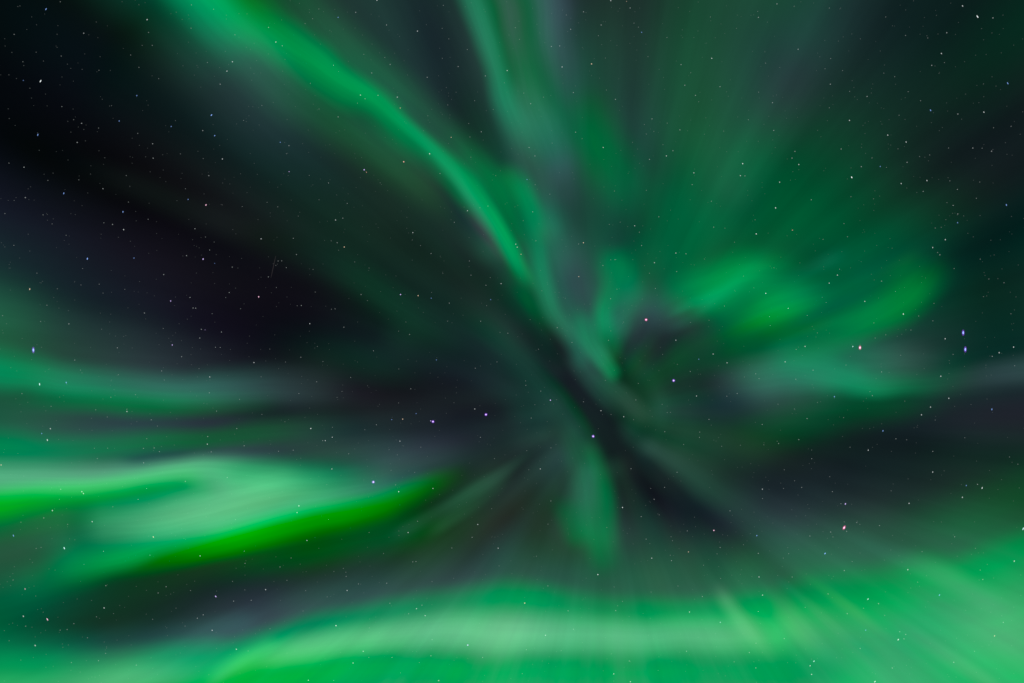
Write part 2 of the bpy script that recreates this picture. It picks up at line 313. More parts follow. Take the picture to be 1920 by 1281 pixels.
        ('ray16', 262.5, (1, 0), [(160.2,-209.1,20,20,0.0057,0.0155,0.0131), (155.5,-253.8,26,26,0.0088,0.0238,0.0215), (149.7,-308.5,34,34,0.0118,0.0381,0.0291), (142.4,-378.2,43,43,0.0135,0.053,0.0324), (133.0,-467.7,56,56,0.026,0.0842,0.0648), (121.5,-577.1,71,71,0.039,0.104,0.0936), (108.4,-701.4,89,89,0.0543,0.121,0.11), (91.7,-860.5,111,111,0.0551,0.128,0.111), (80.1,-971.1,111,111,0.0552,0.131,0.111)]),
        ('ray17', 283.2, (1, 0), [(152.4,-207.9,20,20,0.0025,0.0248,0.016), (143.1,-251.9,26,26,0.0061,0.0246,0.0211), (131.6,-305.7,34,34,0.0133,0.0186,0.0275), (117.1,-374.1,43,43,0.0119,0.0291,0.0268), (98.3,-462.2,56,56,0.024,0.0609,0.0525), (75.5,-569.8,71,71,0.0342,0.0915,0.089), (49.5,-692.0,89,89,0.0582,0.125,0.119), (16.2,-848.5,111,111,0.0651,0.136,0.129), (-6.9,-957.3,111,111,0.0658,0.139,0.132)]),
        ('ray18', 249.0, (1, 0), [(144.8,-205.8,20,20,-0.0001,0.0192,0.0099), (130.9,-248.6,26,26,0.0072,0.0189,0.0159), (113.9,-300.9,34,34,0.0131,0.0214,0.0234), (92.3,-367.5,43,43,0.0157,0.0327,0.0287), (64.5,-453.1,56,56,0.0228,0.0685,0.0566), (30.5,-557.7,71,71,0.0413,0.117,0.101), (-8.1,-676.6,89,89,0.0723,0.153,0.139), (-57.6,-828.8,111,111,0.0744,0.156,0.14), (-91.9,-934.5,111,111,0.0708,0.151,0.135)]),
        ('ray19', 269.7, (1, 0), [(137.5,-203.0,20,20,0.0019,0,0.0025), (119.2,-244.1,26,26,0.0088,0,0.0098), (96.8,-294.4,34,34,0.0054,0.0157,0.0144), (68.3,-358.3,43,43,0.0102,0.0171,0.0163), (31.7,-440.5,56,56,0.0223,0.0582,0.0497), (-13.0,-541.0,71,71,0.0593,0.119,0.103), (-63.8,-655.2,89,89,0.0606,0.132,0.119), (-128.9,-801.4,111,111,0.0686,0.138,0.127), (-174.1,-903.0,111,111,0.0732,0.139,0.129)]),
        ('ray20', 290.4, (1, 0), [(130.5,-199.5,20,20,0.003,0,0.0034), (108.0,-238.4,26,26,0.0055,0.0016,0.0075), (80.5,-286.1,34,34,0.0051,0.0136,0.007), (45.5,-346.7,43,43,0.0076,0.0067,0.005), (0.5,-424.6,56,56,0.0243,0.0626,0.0506), (-54.5,-519.9,71,71,0.0333,0.101,0.0817), (-117.0,-628.1,89,89,0.0454,0.106,0.0909), (-197.0,-766.7,111,111,0.0596,0.123,0.107), (-287.0,-922.6,136,136,0.0642,0.127,0.112), (-355.2,-1040.7,136,136,0.0647,0.128,0.112)]),
        ('ray21', 256.2, (1, 0), [(123.9,-195.2,20,20,0.0045,0.0097,0.0098), (97.5,-231.6,26,26,0.0057,0.0147,0.0148), (65.1,-276.1,34,34,0.0076,0.0147,0.0123), (24.0,-332.7,43,43,0.0089,0.0165,0.0136), (-28.9,-405.5,56,56,0.0207,0.0498,0.0475), (-93.6,-494.5,71,71,0.039,0.0757,0.081), (-167.0,-595.6,89,89,0.0523,0.108,0.11), (-261.1,-725.1,111,111,0.066,0.133,0.13), (-366.9,-870.7,136,136,0.0688,0.132,0.131), (-447.1,-981.1,136,136,0.0678,0.128,0.128)]),
        ('ray22', 276.9, (1, 0), [(117.8,-190.2,20,20,0.0064,0.0117,0.0134), (87.7,-223.7,26,26,0.0048,0.0083,0.0131), (50.9,-264.6,34,34,0.0033,0,0.0032), (4.1,-316.6,43,43,0.0078,0.0073,0.0013), (-56.2,-383.5,56,56,0.0151,0.0155,0.0184), (-129.8,-465.2,71,71,0.0271,0.0443,0.0581), (-213.4,-558.1,89,89,0.0372,0.0829,0.0917), (-320.5,-677.0,111,111,0.0537,0.0986,0.107), (-440.9,-810.8,136,136,0.0652,0.109,0.12), (-532.2,-912.1,136,136,0.0693,0.113,0.127)]),
        ('ray23', 242.7, (1, 0), [(112.3,-184.7,20,20,0.0066,0.0145,0.0142), (78.8,-214.8,26,26,0.007,0.0169,0.0167), (37.9,-251.6,34,34,0.0092,0.0205,0.0171), (-14.1,-298.4,43,43,0.0138,0.0266,0.0217), (-81.0,-358.7,56,56,0.0096,0.0253,0.0075), (-162.7,-432.3,71,71,0.019,0.0504,0.0392), (-255.6,-515.9,89,89,0.0356,0.0797,0.0843), (-374.5,-623.0,111,111,0.0517,0.105,0.103), (-508.3,-743.4,136,136,0.0619,0.114,0.107), (-664.3,-883.9,166,166,0.057,0.109,0.102), (-787.5,-994.9,166,166,0.0529,0.104,0.0961)]),
        ('ray24', 263.4, (1, 0), [(107.3,-178.6,20,20,0.0055,0.0134,0.0125), (70.9,-205.0,26,26,0.0033,0.0068,0.0073), (26.4,-237.4,34,34,0.0031,0,0.0019), (-30.2,-278.5,43,43,0.0058,0.0117,0.0116), (-103.0,-331.4,56,56,0.0028,0.0273,0.0065), (-192.0,-396.1,71,71,0.0062,0.0222,0.0005), (-293.1,-469.5,89,89,0.0177,0.0456,0.0518), (-422.6,-563.6,111,111,0.0446,0.0858,0.0924), (-568.2,-669.4,136,136,0.0518,0.0858,0.0928), (-738.1,-792.8,166,166,0.0513,0.0891,0.0942), (-872.2,-890.3,166,166,0.046,0.0875,0.0866)]),
        ('ray25', 284.1, (1, 0), [(103.0,-172.0,20,20,0.0048,0.0105,0.0101), (64.1,-194.5,26,26,0.0012,0.0017,0.0032), (16.4,-222.0,34,34,0.003,0,0.0031), (-44.2,-257.0,43,43,0.0117,0.0335,0.0204), (-122.1,-302.0,56,56,-0.0004,0.0263,0.0047), (-217.4,-357.0,71,71,0.0024,0.0164,0.0044), (-325.6,-419.5,89,89,0.0076,0.0026,-0.0029), (-464.2,-499.5,111,111,0.0116,0.0041,0.0296), (-620.1,-589.5,136,136,0.0278,0.0369,0.0629), (-801.9,-694.5,166,166,0.0379,0.0579,0.0719), (-1001.1,-809.5,198,198,0.0324,0.0604,0.0666), (-1172.6,-908.5,198,198,0.0325,0.0569,0.0621)]),
        ('ray26', 249.9, (1, 0), [(99.5,-165.0,20,20,0.0044,0.0133,0.0074), (58.4,-183.3,26,26,0.004,0.0128,0.008), (8.1,-205.7,34,34,0.0064,0.0102,0.0123), (-55.8,-234.2,43,43,0.0077,0.0205,0.0141), (-138.0,-270.8,56,56,0.0027,0.0112,0.0068), (-238.5,-315.5,71,71,0.0063,0.0103,-0.0025), (-352.7,-366.3,89,89,-0,0.0089,-0.0115), (-498.9,-431.4,111,111,-0.0021,0.0051,0.0008), (-663.3,-504.6,136,136,0.0068,0.0111,0.0133), (-855.2,-590.0,166,166,0.0035,0.0204,0.0059), (-1065.3,-683.6,198,198,0.0052,0.0294,0.0065), (-1246.2,-764.1,198,198,0.0109,0.0364,0.0149)]),
        ('ray27', 270.6, (1, 0), [(96.7,-157.7,20,20,0.0044,0.0175,0.0111), (53.9,-171.6,26,26,0.0042,0.0155,0.0111), (1.6,-188.6,34,34,0.0064,0.0155,0.0137), (-65.0,-210.2,43,43,0.0031,0.0119,0.0097), (-150.6,-238.0,56,56,0.0006,0.033,0.0165), (-255.2,-272.0,71,71,0.0112,0.0539,0.0368), (-374.1,-310.6,89,89,0.0112,0.0592,0.0159), (-526.3,-360.1,111,111,0.011,0.0526,-0.0048), (-697.5,-415.7,136,136,-0.0042,0.0274,-0.0012), (-897.2,-480.6,166,166,-0.0007,0.0286,0.0191), (-1115.9,-551.7,198,198,0.0059,0.0389,0.019), (-1304.2,-612.9,198,198,0.0076,0.044,0.0189)]),
        ('ray28', 291.3, (1, 0), [(94.6,-150.1,20,20,0.0013,0.0111,0.008), (50.6,-159.4,26,26,-0.0001,0.0017,0.0032), (-3.2,-170.9,34,34,0.0055,0.0151,0.014), (-71.6,-185.4,43,43,0.0055,0.0099,0.0118), (-159.7,-204.2,56,56,0.0042,0.0141,0.0174), (-267.3,-227.0,71,71,-0.0061,0.042,0.0224), (-389.5,-253.0,89,89,-0.0151,0.0757,0.023), (-546.0,-286.3,111,111,-0.0069,0.105,0.0418), (-722.1,-323.7,136,136,-0.0102,0.0909,0.0402), (-927.5,-367.4,166,166,0.0031,0.0746,0.0263), (-1152.5,-415.2,198,198,0.0038,0.0704,0.0312), (-1346.2,-456.3,198,198,0.0016,0.0663,0.033)]),
        ('ray29', 257.1, (1, 0), [(93.4,-142.3,20,20,0.0017,0.0061,0.0062), (48.7,-147.0,26,26,0.0011,0.0062,0.0057), (-6.0,-152.8,34,34,0.0069,0.0134,0.0139), (-75.7,-160.1,43,43,0.0043,0.0111,0.0124), (-165.2,-169.5,56,56,0.0059,0.0069,0.0117), (-274.6,-181.0,71,71,0.008,0.0234,0.0222), (-398.9,-194.1,89,89,0.0075,0.0224,0.025), (-558.0,-210.8,111,111,0.0099,0.0197,0.0288), (-737.0,-229.6,136,136,0.0272,0.0396,0.0617), (-945.9,-251.6,166,166,0.0294,0.0722,0.0778), (-1174.6,-275.6,198,198,0.0308,0.0781,0.0819), (-1371.5,-296.3,198,198,0.0317,0.0741,0.0825)]),
        ('ray30', 277.8, (1, 0), [(93.0,-134.5,20,20,0.0012,0.0051,0.0049), (48.0,-134.5,26,26,0.0031,0.0133,0.0109), (-7.0,-134.5,34,34,0.0039,0.0084,0.0091), (-77.0,-134.5,43,43,0.0028,0.0011,0.0052), (-167.0,-134.5,56,56,0.0077,0.0133,0.0142), (-277.0,-134.5,71,71,0.0074,0.0108,0.0109), (-402.0,-134.5,89,89,0.0056,0.0131,0.0118), (-562.0,-134.5,111,111,0.0152,0.0071,0.028), (-742.0,-134.5,136,136,0.0209,0.0478,0.0496), (-952.0,-134.5,166,166,0.0126,0.0528,0.0439), (-1182.0,-134.5,198,198,0.0176,0.051,0.0497), (-1380.0,-134.5,198,198,0.0231,0.0535,0.0561)]),
        ('ray31', 243.6, (1, 0), [(93.4,-126.7,20,20,-0.0004,0,0.0001), (48.7,-122.0,26,26,0.0004,0,0.0011), (-6.0,-116.2,34,34,0.0036,0.0032,0.0059), (-75.7,-108.9,43,43,0.0064,0.0134,0.0122), (-165.2,-99.5,56,56,0.0036,0.0039,0.0053), (-274.6,-88.0,71,71,0.0029,0,0.0014), (-398.9,-74.9,89,89,0.0035,0,0.0034), (-558.0,-58.2,111,111,0.006,0.0068,0.0135), (-737.0,-39.4,136,136,0.0151,0.0354,0.0284), (-945.9,-17.4,166,166,0.0037,0.0497,0.0125), (-1174.6,6.6,198,198,0.0082,0.0516,0.0229), (-1371.5,27.3,198,198,0.0163,0.052,0.0342)]),
        ('ray32', 264.3, (1, 0), [(94.6,-118.9,20,20,-0.0001,0,-0.0001), (50.6,-109.6,26,26,-0.0005,0.0004,0.0014), (-3.2,-98.1,34,34,0.0048,0.0133,0.0125), (-71.6,-83.6,43,43,0.0038,0.0065,0.0093), (-159.7,-64.8,56,56,0.0032,0.0017,0.0048), (-267.3,-42.0,71,71,0.0024,0.0267,0.015), (-389.5,-16.0,89,89,-0.0004,0.0031,0.0021), (-546.0,17.3,111,111,0.0029,0,0.0042), (-722.1,54.7,136,136,0.0055,0.0084,0.0148), (-927.5,98.4,166,166,0.0025,0.0149,0.0146), (-1152.5,146.2,198,198,0.0112,0.0504,0.0418), (-1346.2,187.3,198,198,0.0146,0.0525,0.0486)]),
        ('ray33', 285.0, (1, 0), [(96.7,-111.3,20,20,-0.0008,0,-0.0006), (53.9,-97.4,26,26,-0.0027,0,-0.0017), (1.6,-80.4,34,34,0.0036,0,0.0043), (-65.0,-58.8,43,43,0.0037,0.007,0.0096), (-150.6,-31.0,56,56,0.0033,0.0105,0.011), (-255.2,3.0,71,71,0.0029,0.0074,0.0091), (-374.1,41.6,89,89,0.0014,0,0.0018), (-526.3,91.1,111,111,0.0025,0.0025,0.003), (-697.5,146.7,136,136,0.0058,0.0043,0.0081), (-897.2,211.6,166,166,0.0044,0.0066,0.0123), (-1115.9,282.7,198,198,0.006,0.0074,0.017), (-1304.2,343.9,198,198,0.0078,0.0118,0.0193)]),
        ('ray34', 250.8, (1, 0), [(99.5,-104.0,20,20,-0.0017,0,-0.0015), (58.4,-85.7,26,26,-0.0037,0,-0.0027), (8.1,-63.3,34,34,-0.0001,0.0028,0.0017), (-55.8,-34.8,43,43,0.0008,0,0.0019), (-138.0,1.8,56,56,0.0006,0.0048,0.0023), (-238.5,46.5,71,71,0.0007,0.0134,0.0061), (-352.7,97.3,89,89,0.0035,0.0016,0.0035), (-498.9,162.4,111,111,0.0014,0.0023,0.0026), (-663.3,235.6,136,136,0.001,0,0.0007), (-855.2,321.0,166,166,-0.0012,0,-0.0036), (-1065.3,414.6,198,198,-0.0005,0,0.0008), (-1246.2,495.1,198,198,0.0005,0,0.0012)]),
        ('ray35', 271.5, (1, 0), [(103.0,-97.0,20,20,-0.0008,0,-0.0012), (64.1,-74.5,26,26,-0.0017,0,-0.0021), (16.4,-47.0,34,34,0.0004,0,0.0015), (-44.2,-12.0,43,43,0.0029,0.0072,0.007), (-122.1,33.0,56,56,0.0024,0.0054,0.0053), (-217.4,88.0,71,71,-0.0005,0,-0.0007), (-325.6,150.5,89,89,0.0006,0.0093,0.0045), (-464.2,230.5,111,111,0.005,0.0023,0.0038), (-620.1,320.5,136,136,0.002,0,-0.0018), (-801.9,425.5,166,166,0.0013,0.0017,0.0037), (-1001.1,540.5,198,198,-0.0009,0,-0.0016), (-1172.6,639.5,198,198,0.0018,0.0024,0.0021)]),
        ('ray36', 292.2, (1, 0), [(107.3,-90.4,20,20,-0.0005,0,0.0002), (70.9,-64.0,26,26,-0.0004,0,0.0009), (26.4,-31.6,34,34,0.0034,0.009,0.007), (-30.2,9.5,43,43,0.0017,0.0161,0.0091), (-103.0,62.4,56,56,0.0036,0.0155,0.0116), (-192.0,127.1,71,71,0.0044,0.0198,0.0107), (-293.1,200.5,89,89,0.0024,0.0083,0.0031), (-422.6,294.6,111,111,0.0008,0,0.0001), (-568.2,400.4,136,136,-0.0009,0,-0.0039), (-738.1,523.8,166,166,0.0015,0.0041,0.0062), (-924.2,659.0,198,198,-0.0012,0.0027,0.0006), (-1084.4,775.4,198,198,0.0009,0,0.0012)]),
        ('ray37', 258.0, (1, 0), [(112.3,-84.3,20,20,-0.0009,0,0.001), (78.8,-54.2,26,26,0.0037,0.0057,0.0059), (37.9,-17.4,34,34,0.0018,0.0104,0.0089), (-14.1,29.4,43,43,0.0127,0.0267,0.0235), (-81.0,89.7,56,56,0.0071,0.0133,0.0115), (-162.7,163.3,71,71,0.0007,0.0083,-0.0007), (-255.6,246.9,89,89,0.0035,0,-0.0008), (-374.5,354.0,111,111,0.0008,0,0.0052), (-508.3,474.4,136,136,0.0163,0.0331,0.0314), (-664.3,614.9,166,166,0.0015,0.0005,-0.005), (-835.2,768.8,198,198,0.0007,0,-0.0033), (-982.4,901.3,198,198,0.0003,0,0.0002)]),
        ('ray38', 278.7, (1, 0), [(117.8,-78.8,20,20,-0.0002,0,0.0004), (87.7,-45.3,26,26,0.001,0.0068,0.0037), (50.9,-4.4,34,34,-0.0005,0.0104,0.0036), (4.1,47.6,43,43,0.0029,0.0081,0.0087), (-56.2,114.5,56,56,0.0053,0.0131,0.0077), (-129.8,196.2,71,71,0.0043,0.0216,0.0102), (-213.4,289.1,89,89,0.0053,0.0129,0.0068), (-320.5,408.0,111,111,0.0069,0,0.0014), (-440.9,541.8,136,136,0.0022,0,-0.0069), (-581.4,697.8,166,166,-0.0007,0,-0.0182), (-735.3,868.7,198,198,-0.0005,0,-0.0058), (-867.8,1015.9,198,198,-0,0,-0.0003)]),
        ('ray39', 244.5, (1, 0), [(123.9,-73.8,20,20,0.0032,0.0018,0.0036), (97.5,-37.4,26,26,-0.0021,0,-0.0034), (65.1,7.1,34,34,-0.0002,0.0115,0.0074), (24.0,63.7,43,43,0.002,0.0303,0.0141), (-28.9,136.5,56,56,0.0071,0.0168,0.0137), (-93.6,225.5,71,71,0.0102,0,0.009), (-167.0,326.6,89,89,0.0081,0.0046,0.0101), (-261.1,456.1,111,111,0.0046,0.0108,0.0201), (-366.9,601.7,136,136,0.0082,0.0058,0.011), (-490.3,771.6,166,166,0.0045,0.0027,0), (-625.5,957.7,198,198,0.002,0.0025,0.0016), (-741.9,1117.9,198,198,0.0002,0,0.0003)]),
        ('ray40', 265.2, (1, 0), [(130.5,-69.5,20,20,0.0081,0.0307,0.0244), (108.0,-30.6,26,26,0.0014,0,0.0016), (80.5,17.1,34,34,0.0015,0,0.002), (45.5,77.7,43,43,0.0036,0.0297,0.0144), (0.5,155.6,56,56,0.008,0.0286,0.0169), (-54.5,250.9,71,71,0.0042,0.0041,0.0122), (-117.0,359.1,89,89,0.0091,0,0.0141), (-197.0,497.7,111,111,0.0092,0.0337,0.0294), (-287.0,653.6,136,136,0.0104,0.0369,0.0274), (-392.0,835.4,166,166,0.0117,0.0337,0.0268), (-474.9,979.0,166,166,0.0094,0.0273,0.023)]),
        ('ray41', 285.9, (1, 0), [(137.5,-66.0,20,20,0.0013,0.0436,0.023), (119.2,-24.9,26,26,-0.0011,0.0277,0.0166), (96.8,25.4,34,34,0.0107,0.0254,0.0183), (68.3,89.3,43,43,0.0103,0.0495,0.0301), (31.7,171.5,56,56,0.0076,0.0713,0.0366), (-13.0,272.0,71,71,0.0015,0.0668,0.0295), (-63.8,386.2,89,89,0.0024,0.0193,0.007), (-128.9,532.4,111,111,0.0044,0.0067,0.0146), (-202.1,696.8,136,136,0.0059,0.0159,0.0159), (-287.5,888.7,166,166,0.0034,0.0193,0.013), (-355.0,1040.1,166,166,0.0032,0.0222,0.0135)]),
        ('ray42', 251.7, (1, 0), [(144.8,-63.2,20,20,0.0031,0.0274,0.0144), (130.9,-20.4,26,26,0.0036,0.0334,0.02), (113.9,31.9,34,34,0.0085,0.0579,0.0342), (92.3,98.5,43,43,0.0053,0.0477,0.0322), (64.5,184.1,56,56,0.0074,0.0424,0.027), (30.5,288.7,71,71,0.001,0.0251,0.0222), (-8.1,407.6,89,89,0.0066,0.0333,0.0248), (-57.6,559.8,111,111,0.0166,0.0384,0.0338), (-113.2,731.0,136,136,0.0025,0.0217,0.0121), (-178.1,930.7,166,166,0.0034,0.0249,0.0152), (-229.3,1088.4,166,166,0.0047,0.0287,0.0186)]),
        ('ray43', 272.4, (1, 0), [(152.4,-61.1,20,20,0.0025,0.0095,0.0066), (143.1,-17.1,26,26,0.003,0.0345,0.0164), (131.6,36.7,34,34,0.0038,0.0325,0.0171), (117.1,105.1,43,43,0.0092,0.0141,0.0199), (98.3,193.2,56,56,0.0088,0.0277,0.0231), (75.5,300.8,71,71,0.0079,0.0308,0.0203), (49.5,423.0,89,89,-0.0202,0.0843,-0.0114), (16.2,579.5,111,111,-0.0156,0.108,0.0055), (-21.2,755.6,136,136,-0.005,0.101,0.023), (-64.9,961.0,166,166,-0.0001,0.0716,0.0205), (-99.3,1123.2,166,166,0.0008,0.0525,0.0159)]),
        ('ray44', 293.1, (1, 0), [(160.2,-59.9,20,20,-0.0014,0,0.0042), (155.5,-15.2,26,26,0.0028,0.003,0.0085), (149.7,39.5,34,34,0.0088,0.0192,0.0223), (142.4,109.2,43,43,0.0153,0.0582,0.0457), (133.0,198.7,56,56,0.0045,0.0435,0.0258), (121.5,308.1,71,71,0.0083,0.0302,0.0214), (108.4,432.4,89,89,-0.0008,0.0688,0.034), (91.7,591.5,111,111,0.0111,0.0255,0.029), (72.9,770.5,136,136,0.0082,0.0027,0.01), (50.9,979.4,166,166,0.0036,0.011,0.0093), (33.6,1144.3,166,166,0.0038,0.018,0.0135)]),
        ('ray45', 258.9, (1, 0), [(168.0,-59.5,20,20,0.0034,0.0117,0.0132), (168.0,-14.5,26,26,0.0063,0.0361,0.027), (168.0,40.5,34,34,0.0076,0.06,0.0369), (168.0,110.5,43,43,0.0101,0.0582,0.0402), (168.0,200.5,56,56,0.001,0.0518,0.0248), (168.0,310.5,71,71,0.0093,0.0361,0.0304), (168.0,435.5,89,89,0.0082,0.0622,0.0364), (168.0,595.5,111,111,0.0087,0.031,0.0185), (168.0,775.5,136,136,0.0081,0.0074,0.01), (168.0,985.5,166,166,0.0028,0.0078,0.0065), (168.0,1151.3,166,166,0.002,0.0106,0.0073)]),
        ('ray46', 279.6, (1, 0), [(175.8,-59.9,20,20,0.0055,0.0069,0.009), (180.5,-15.2,26,26,0.0043,0.0199,0.0175), (186.3,39.5,34,34,-0.002,0.0224,0.014), (193.6,109.2,43,43,0.0067,0.0259,0.0244), (203.0,198.7,56,56,0.0016,0.0369,0.0216), (214.5,308.1,71,71,0.0026,0.0323,0.0275), (227.6,432.4,89,89,0.0109,0.0323,0.0284), (244.3,591.5,111,111,0.0086,0.0254,0.0183), (263.1,770.5,136,136,0.0083,0.0175,0.0158), (285.1,979.4,166,166,0.0048,0.0178,0.0146), (302.4,1144.3,166,166,0.0041,0.0187,0.0148)]),
        ('ray47', 245.4, (1, 0), [(183.6,-61.1,20,20,-0.0008,0.0022,-0.002), (192.9,-17.1,26,26,0.0011,0.0345,0.0143), (204.4,36.7,34,34,0.0013,0.0742,0.0315), (218.9,105.1,43,43,0.002,0.0754,0.0309), (237.7,193.2,56,56,-0.0033,0.0413,0.0149), (260.5,300.8,71,71,0.0056,0.0341,0.0245), (286.5,423.0,89,89,0.008,0.0612,0.0312), (319.8,579.5,111,111,0.0039,0.0521,0.0196), (357.2,755.6,136,136,0.0086,0.0362,0.0215), (400.9,961.0,166,166,0.0038,0.033,0.0166), (435.3,1123.2,166,166,0.0024,0.0323,0.0151)]),
        ('ray48', 266.1, (1, 0), [(191.2,-63.2,20,20,-0.0008,0,-0.0027), (205.1,-20.4,26,26,0.0035,0.0086,0.0087), (222.1,31.9,34,34,0.0059,0.0314,0.02), (243.7,98.5,43,43,0.0065,0.0664,0.0274), (271.5,184.1,56,56,-0.0002,0.0769,0.0276), (305.5,288.7,71,71,-0.0033,0.0709,0.0234), (344.1,407.6,89,89,0.0066,0.0671,0.022), (393.6,559.8,111,111,0.0084,0.0457,0.0264), (449.2,731.0,136,136,0.0083,0.0525,0.0255), (514.1,930.7,166,166,0.0051,0.0513,0.0222), (565.3,1088.4,166,166,0.0042,0.0482,0.0207)]),
        ('ray49', 286.8, (1, 0), [(198.5,-66.0,20,20,-0.0019,0.0148,0.0047), (216.8,-24.9,26,26,0.0042,0,0.0073), (239.2,25.4,34,34,0.0144,0.0129,0.0251), (267.7,89.3,43,43,0.0037,0.0582,0.0285), (304.3,171.5,56,56,-0.0042,0.0772,0.0253), (349.0,272.0,71,71,0.0006,0.0819,0.028), (399.8,386.2,89,89,0.0095,0.0821,0.0362), (464.9,532.4,111,111,0.0095,0.029,0.0321), (538.1,696.8,136,136,0.0044,0.0574,0.0207), (623.5,888.7,166,166,0.0051,0.0571,0.0248), (691.0,1040.1,166,166,0.0049,0.051,0.0248)]),
        ('ray50', 252.6, (1, 0), [(205.5,-69.5,20,20,-0.003,0.0271,0.0084), (228.0,-30.6,26,26,0.0003,0.02,0.0079), (255.5,17.1,34,34,0.0114,0.0154,0.0232), (290.5,77.7,43,43,0.0023,0.0353,0.0189), (335.5,155.6,56,56,-0.0028,0.0991,0.0263), (390.5,250.9,71,71,0.0013,0.0895,0.0341), (453.0,359.1,89,89,0.0036,0.0573,0.0219), (533.0,497.7,111,111,0.009,0.0126,0.0158), (623.0,653.6,136,136,0.0042,0.0077,0.0081), (728.0,835.4,166,166,0.0023,0.0164,0.0088), (810.9,979.0,166,166,0.002,0.0227,0.0106)]),
        ('ray51', 273.3, (1, 0), [(212.1,-73.8,20,20,0.0022,0.0196,0.0071), (238.5,-37.4,26,26,0.0029,0.0164,0.0019), (270.9,7.1,34,34,0.0072,0.017,0.0152), (312.0,63.7,43,43,0.0076,0.0238,0.021), (364.9,136.5,56,56,0.0035,0.0807,0.0227), (429.6,225.5,71,71,-0.0013,0.0614,0.0236), (503.0,326.6,89,89,-0.0031,0.049,0.012), (597.1,456.1,111,111,0.0076,0.0236,0.0187), (702.9,601.7,136,136,0.0021,0.008,0.0097), (826.3,771.6,166,166,0.0021,0.0148,0.0081), (961.5,957.7,198,198,0.002,0.0168,0.0077), (1077.9,1117.9,198,198,0.0017,0.0164,0.0073)]),
        ('ray52', 294.0, (1, 0), [(218.2,-78.8,20,20,0.003,0.0168,0.008), (248.3,-45.3,26,26,0.0037,0.0124,0.008), (285.1,-4.4,34,34,0.0073,0,0.0117), (331.9,47.6,43,43,0.0047,0.0276,0.0186), (392.2,114.5,56,56,0.0004,0.0517,0.0099), (465.8,196.2,71,71,-0.0006,0.0652,0.0195), (549.4,289.1,89,89,-0.0029,0.0608,0.0168), (656.5,408.0,111,111,0.0054,0.023,0.0149), (776.9,541.8,136,136,0.0009,0.0098,0.0073), (917.4,697.8,166,166,0.0014,0.0049,0.0039), (1071.3,868.7,198,198,0.0013,0.0084,0.0053), (1203.8,1015.9,198,198,0.0011,0.0114,0.0053)]),
        ('ray53', 259.8, (1, 0), [(223.7,-84.3,20,20,-0.0004,0.0124,0.0058), (257.2,-54.2,26,26,0.0016,0.018,0.0094), (298.1,-17.4,34,34,0.0039,0.0168,0.0103), (350.1,29.4,43,43,0.0019,0.0209,0.0147), (417.0,89.7,56,56,0.002,0.0611,0.0288), (498.7,163.3,71,71,0.0014,0.0833,0.0256), (591.6,246.9,89,89,-0.0034,0.0653,0.0182), (710.5,354.0,111,111,0.0055,0.0137,0.0123), (844.3,474.4,136,136,0.0016,0.0134,0.0063), (1000.3,614.9,166,166,-0.0007,0.0205,0.0087), (1171.2,768.8,198,198,0.0002,0.0207,0.0096), (1318.4,901.3,198,198,0.0008,0.0184,0.0082)]),
        ('ray54', 280.5, (1, 0), [(228.7,-90.4,20,20,-0.0012,0.0077,0.0035), (265.1,-64.0,26,26,0.0019,0.0181,0.0062), (309.6,-31.6,34,34,0.0028,0.0367,0.0121), (366.2,9.5,43,43,0.0046,0.0258,0.0152), (439.0,62.4,56,56,0.0041,0.0219,0.0228), (528.0,127.1,71,71,0.0004,0.0253,0.0151), (629.1,200.5,89,89,-0.003,0.0649,0.0176), (758.6,294.6,111,111,0.005,0.0049,0.0074), (904.2,400.4,136,136,0.0012,0.0061,0.006), (1074.1,523.8,166,166,0.0058,0.0097,0.009), (1260.2,659.0,198,198,0.0023,0.0115,0.0069), (1420.4,775.4,198,198,0.0013,0.0129,0.0068)]),
        ('ray55', 246.3, (1, 0), [(233.0,-97.0,20,20,0.0005,0.0109,0.0044), (271.9,-74.5,26,26,0.0017,0.0183,0.0054), (319.6,-47.0,34,34,0.0014,0.0291,0.0107), (380.2,-12.0,43,43,0.0023,0.026,0.0152), (458.1,33.0,56,56,0.0025,0.0457,0.0115), (553.4,88.0,71,71,0.0003,0.0609,0.0288), (661.6,150.5,89,89,-0.0049,0.0947,0.0331), (800.2,230.5,111,111,0.0023,0.0193,0.008), (956.1,320.5,136,136,0.0051,0.002,0.0072), (1137.9,425.5,166,166,-0.0006,0.0195,0.0082), (1281.5,508.4,166,166,0.0003,0.0224,0.0091)]),
        ('ray56', 267.0, (1, 0), [(236.5,-104.0,20,20,0.0014,0.0149,0.0068), (277.6,-85.7,26,26,0.0025,0.0185,0.0088), (327.9,-63.3,34,34,0.0052,0.0225,0.0138), (391.8,-34.8,43,43,0.0004,0.0362,0.0125), (474.0,1.8,56,56,-0.0102,0.0687,0.0093), (574.5,46.5,71,71,-0.0038,0.0792,0.0316), (688.7,97.3,89,89,-0.0022,0.0515,0.0329), (834.9,162.4,111,111,0.0001,0.0061,0.0047), (999.3,235.6,136,136,-0.0024,0.008,0.0057), (1191.2,321.0,166,166,-0.0014,0.0193,0.0079), (1342.6,388.5,166,166,-0.0007,0.0231,0.0094)]),
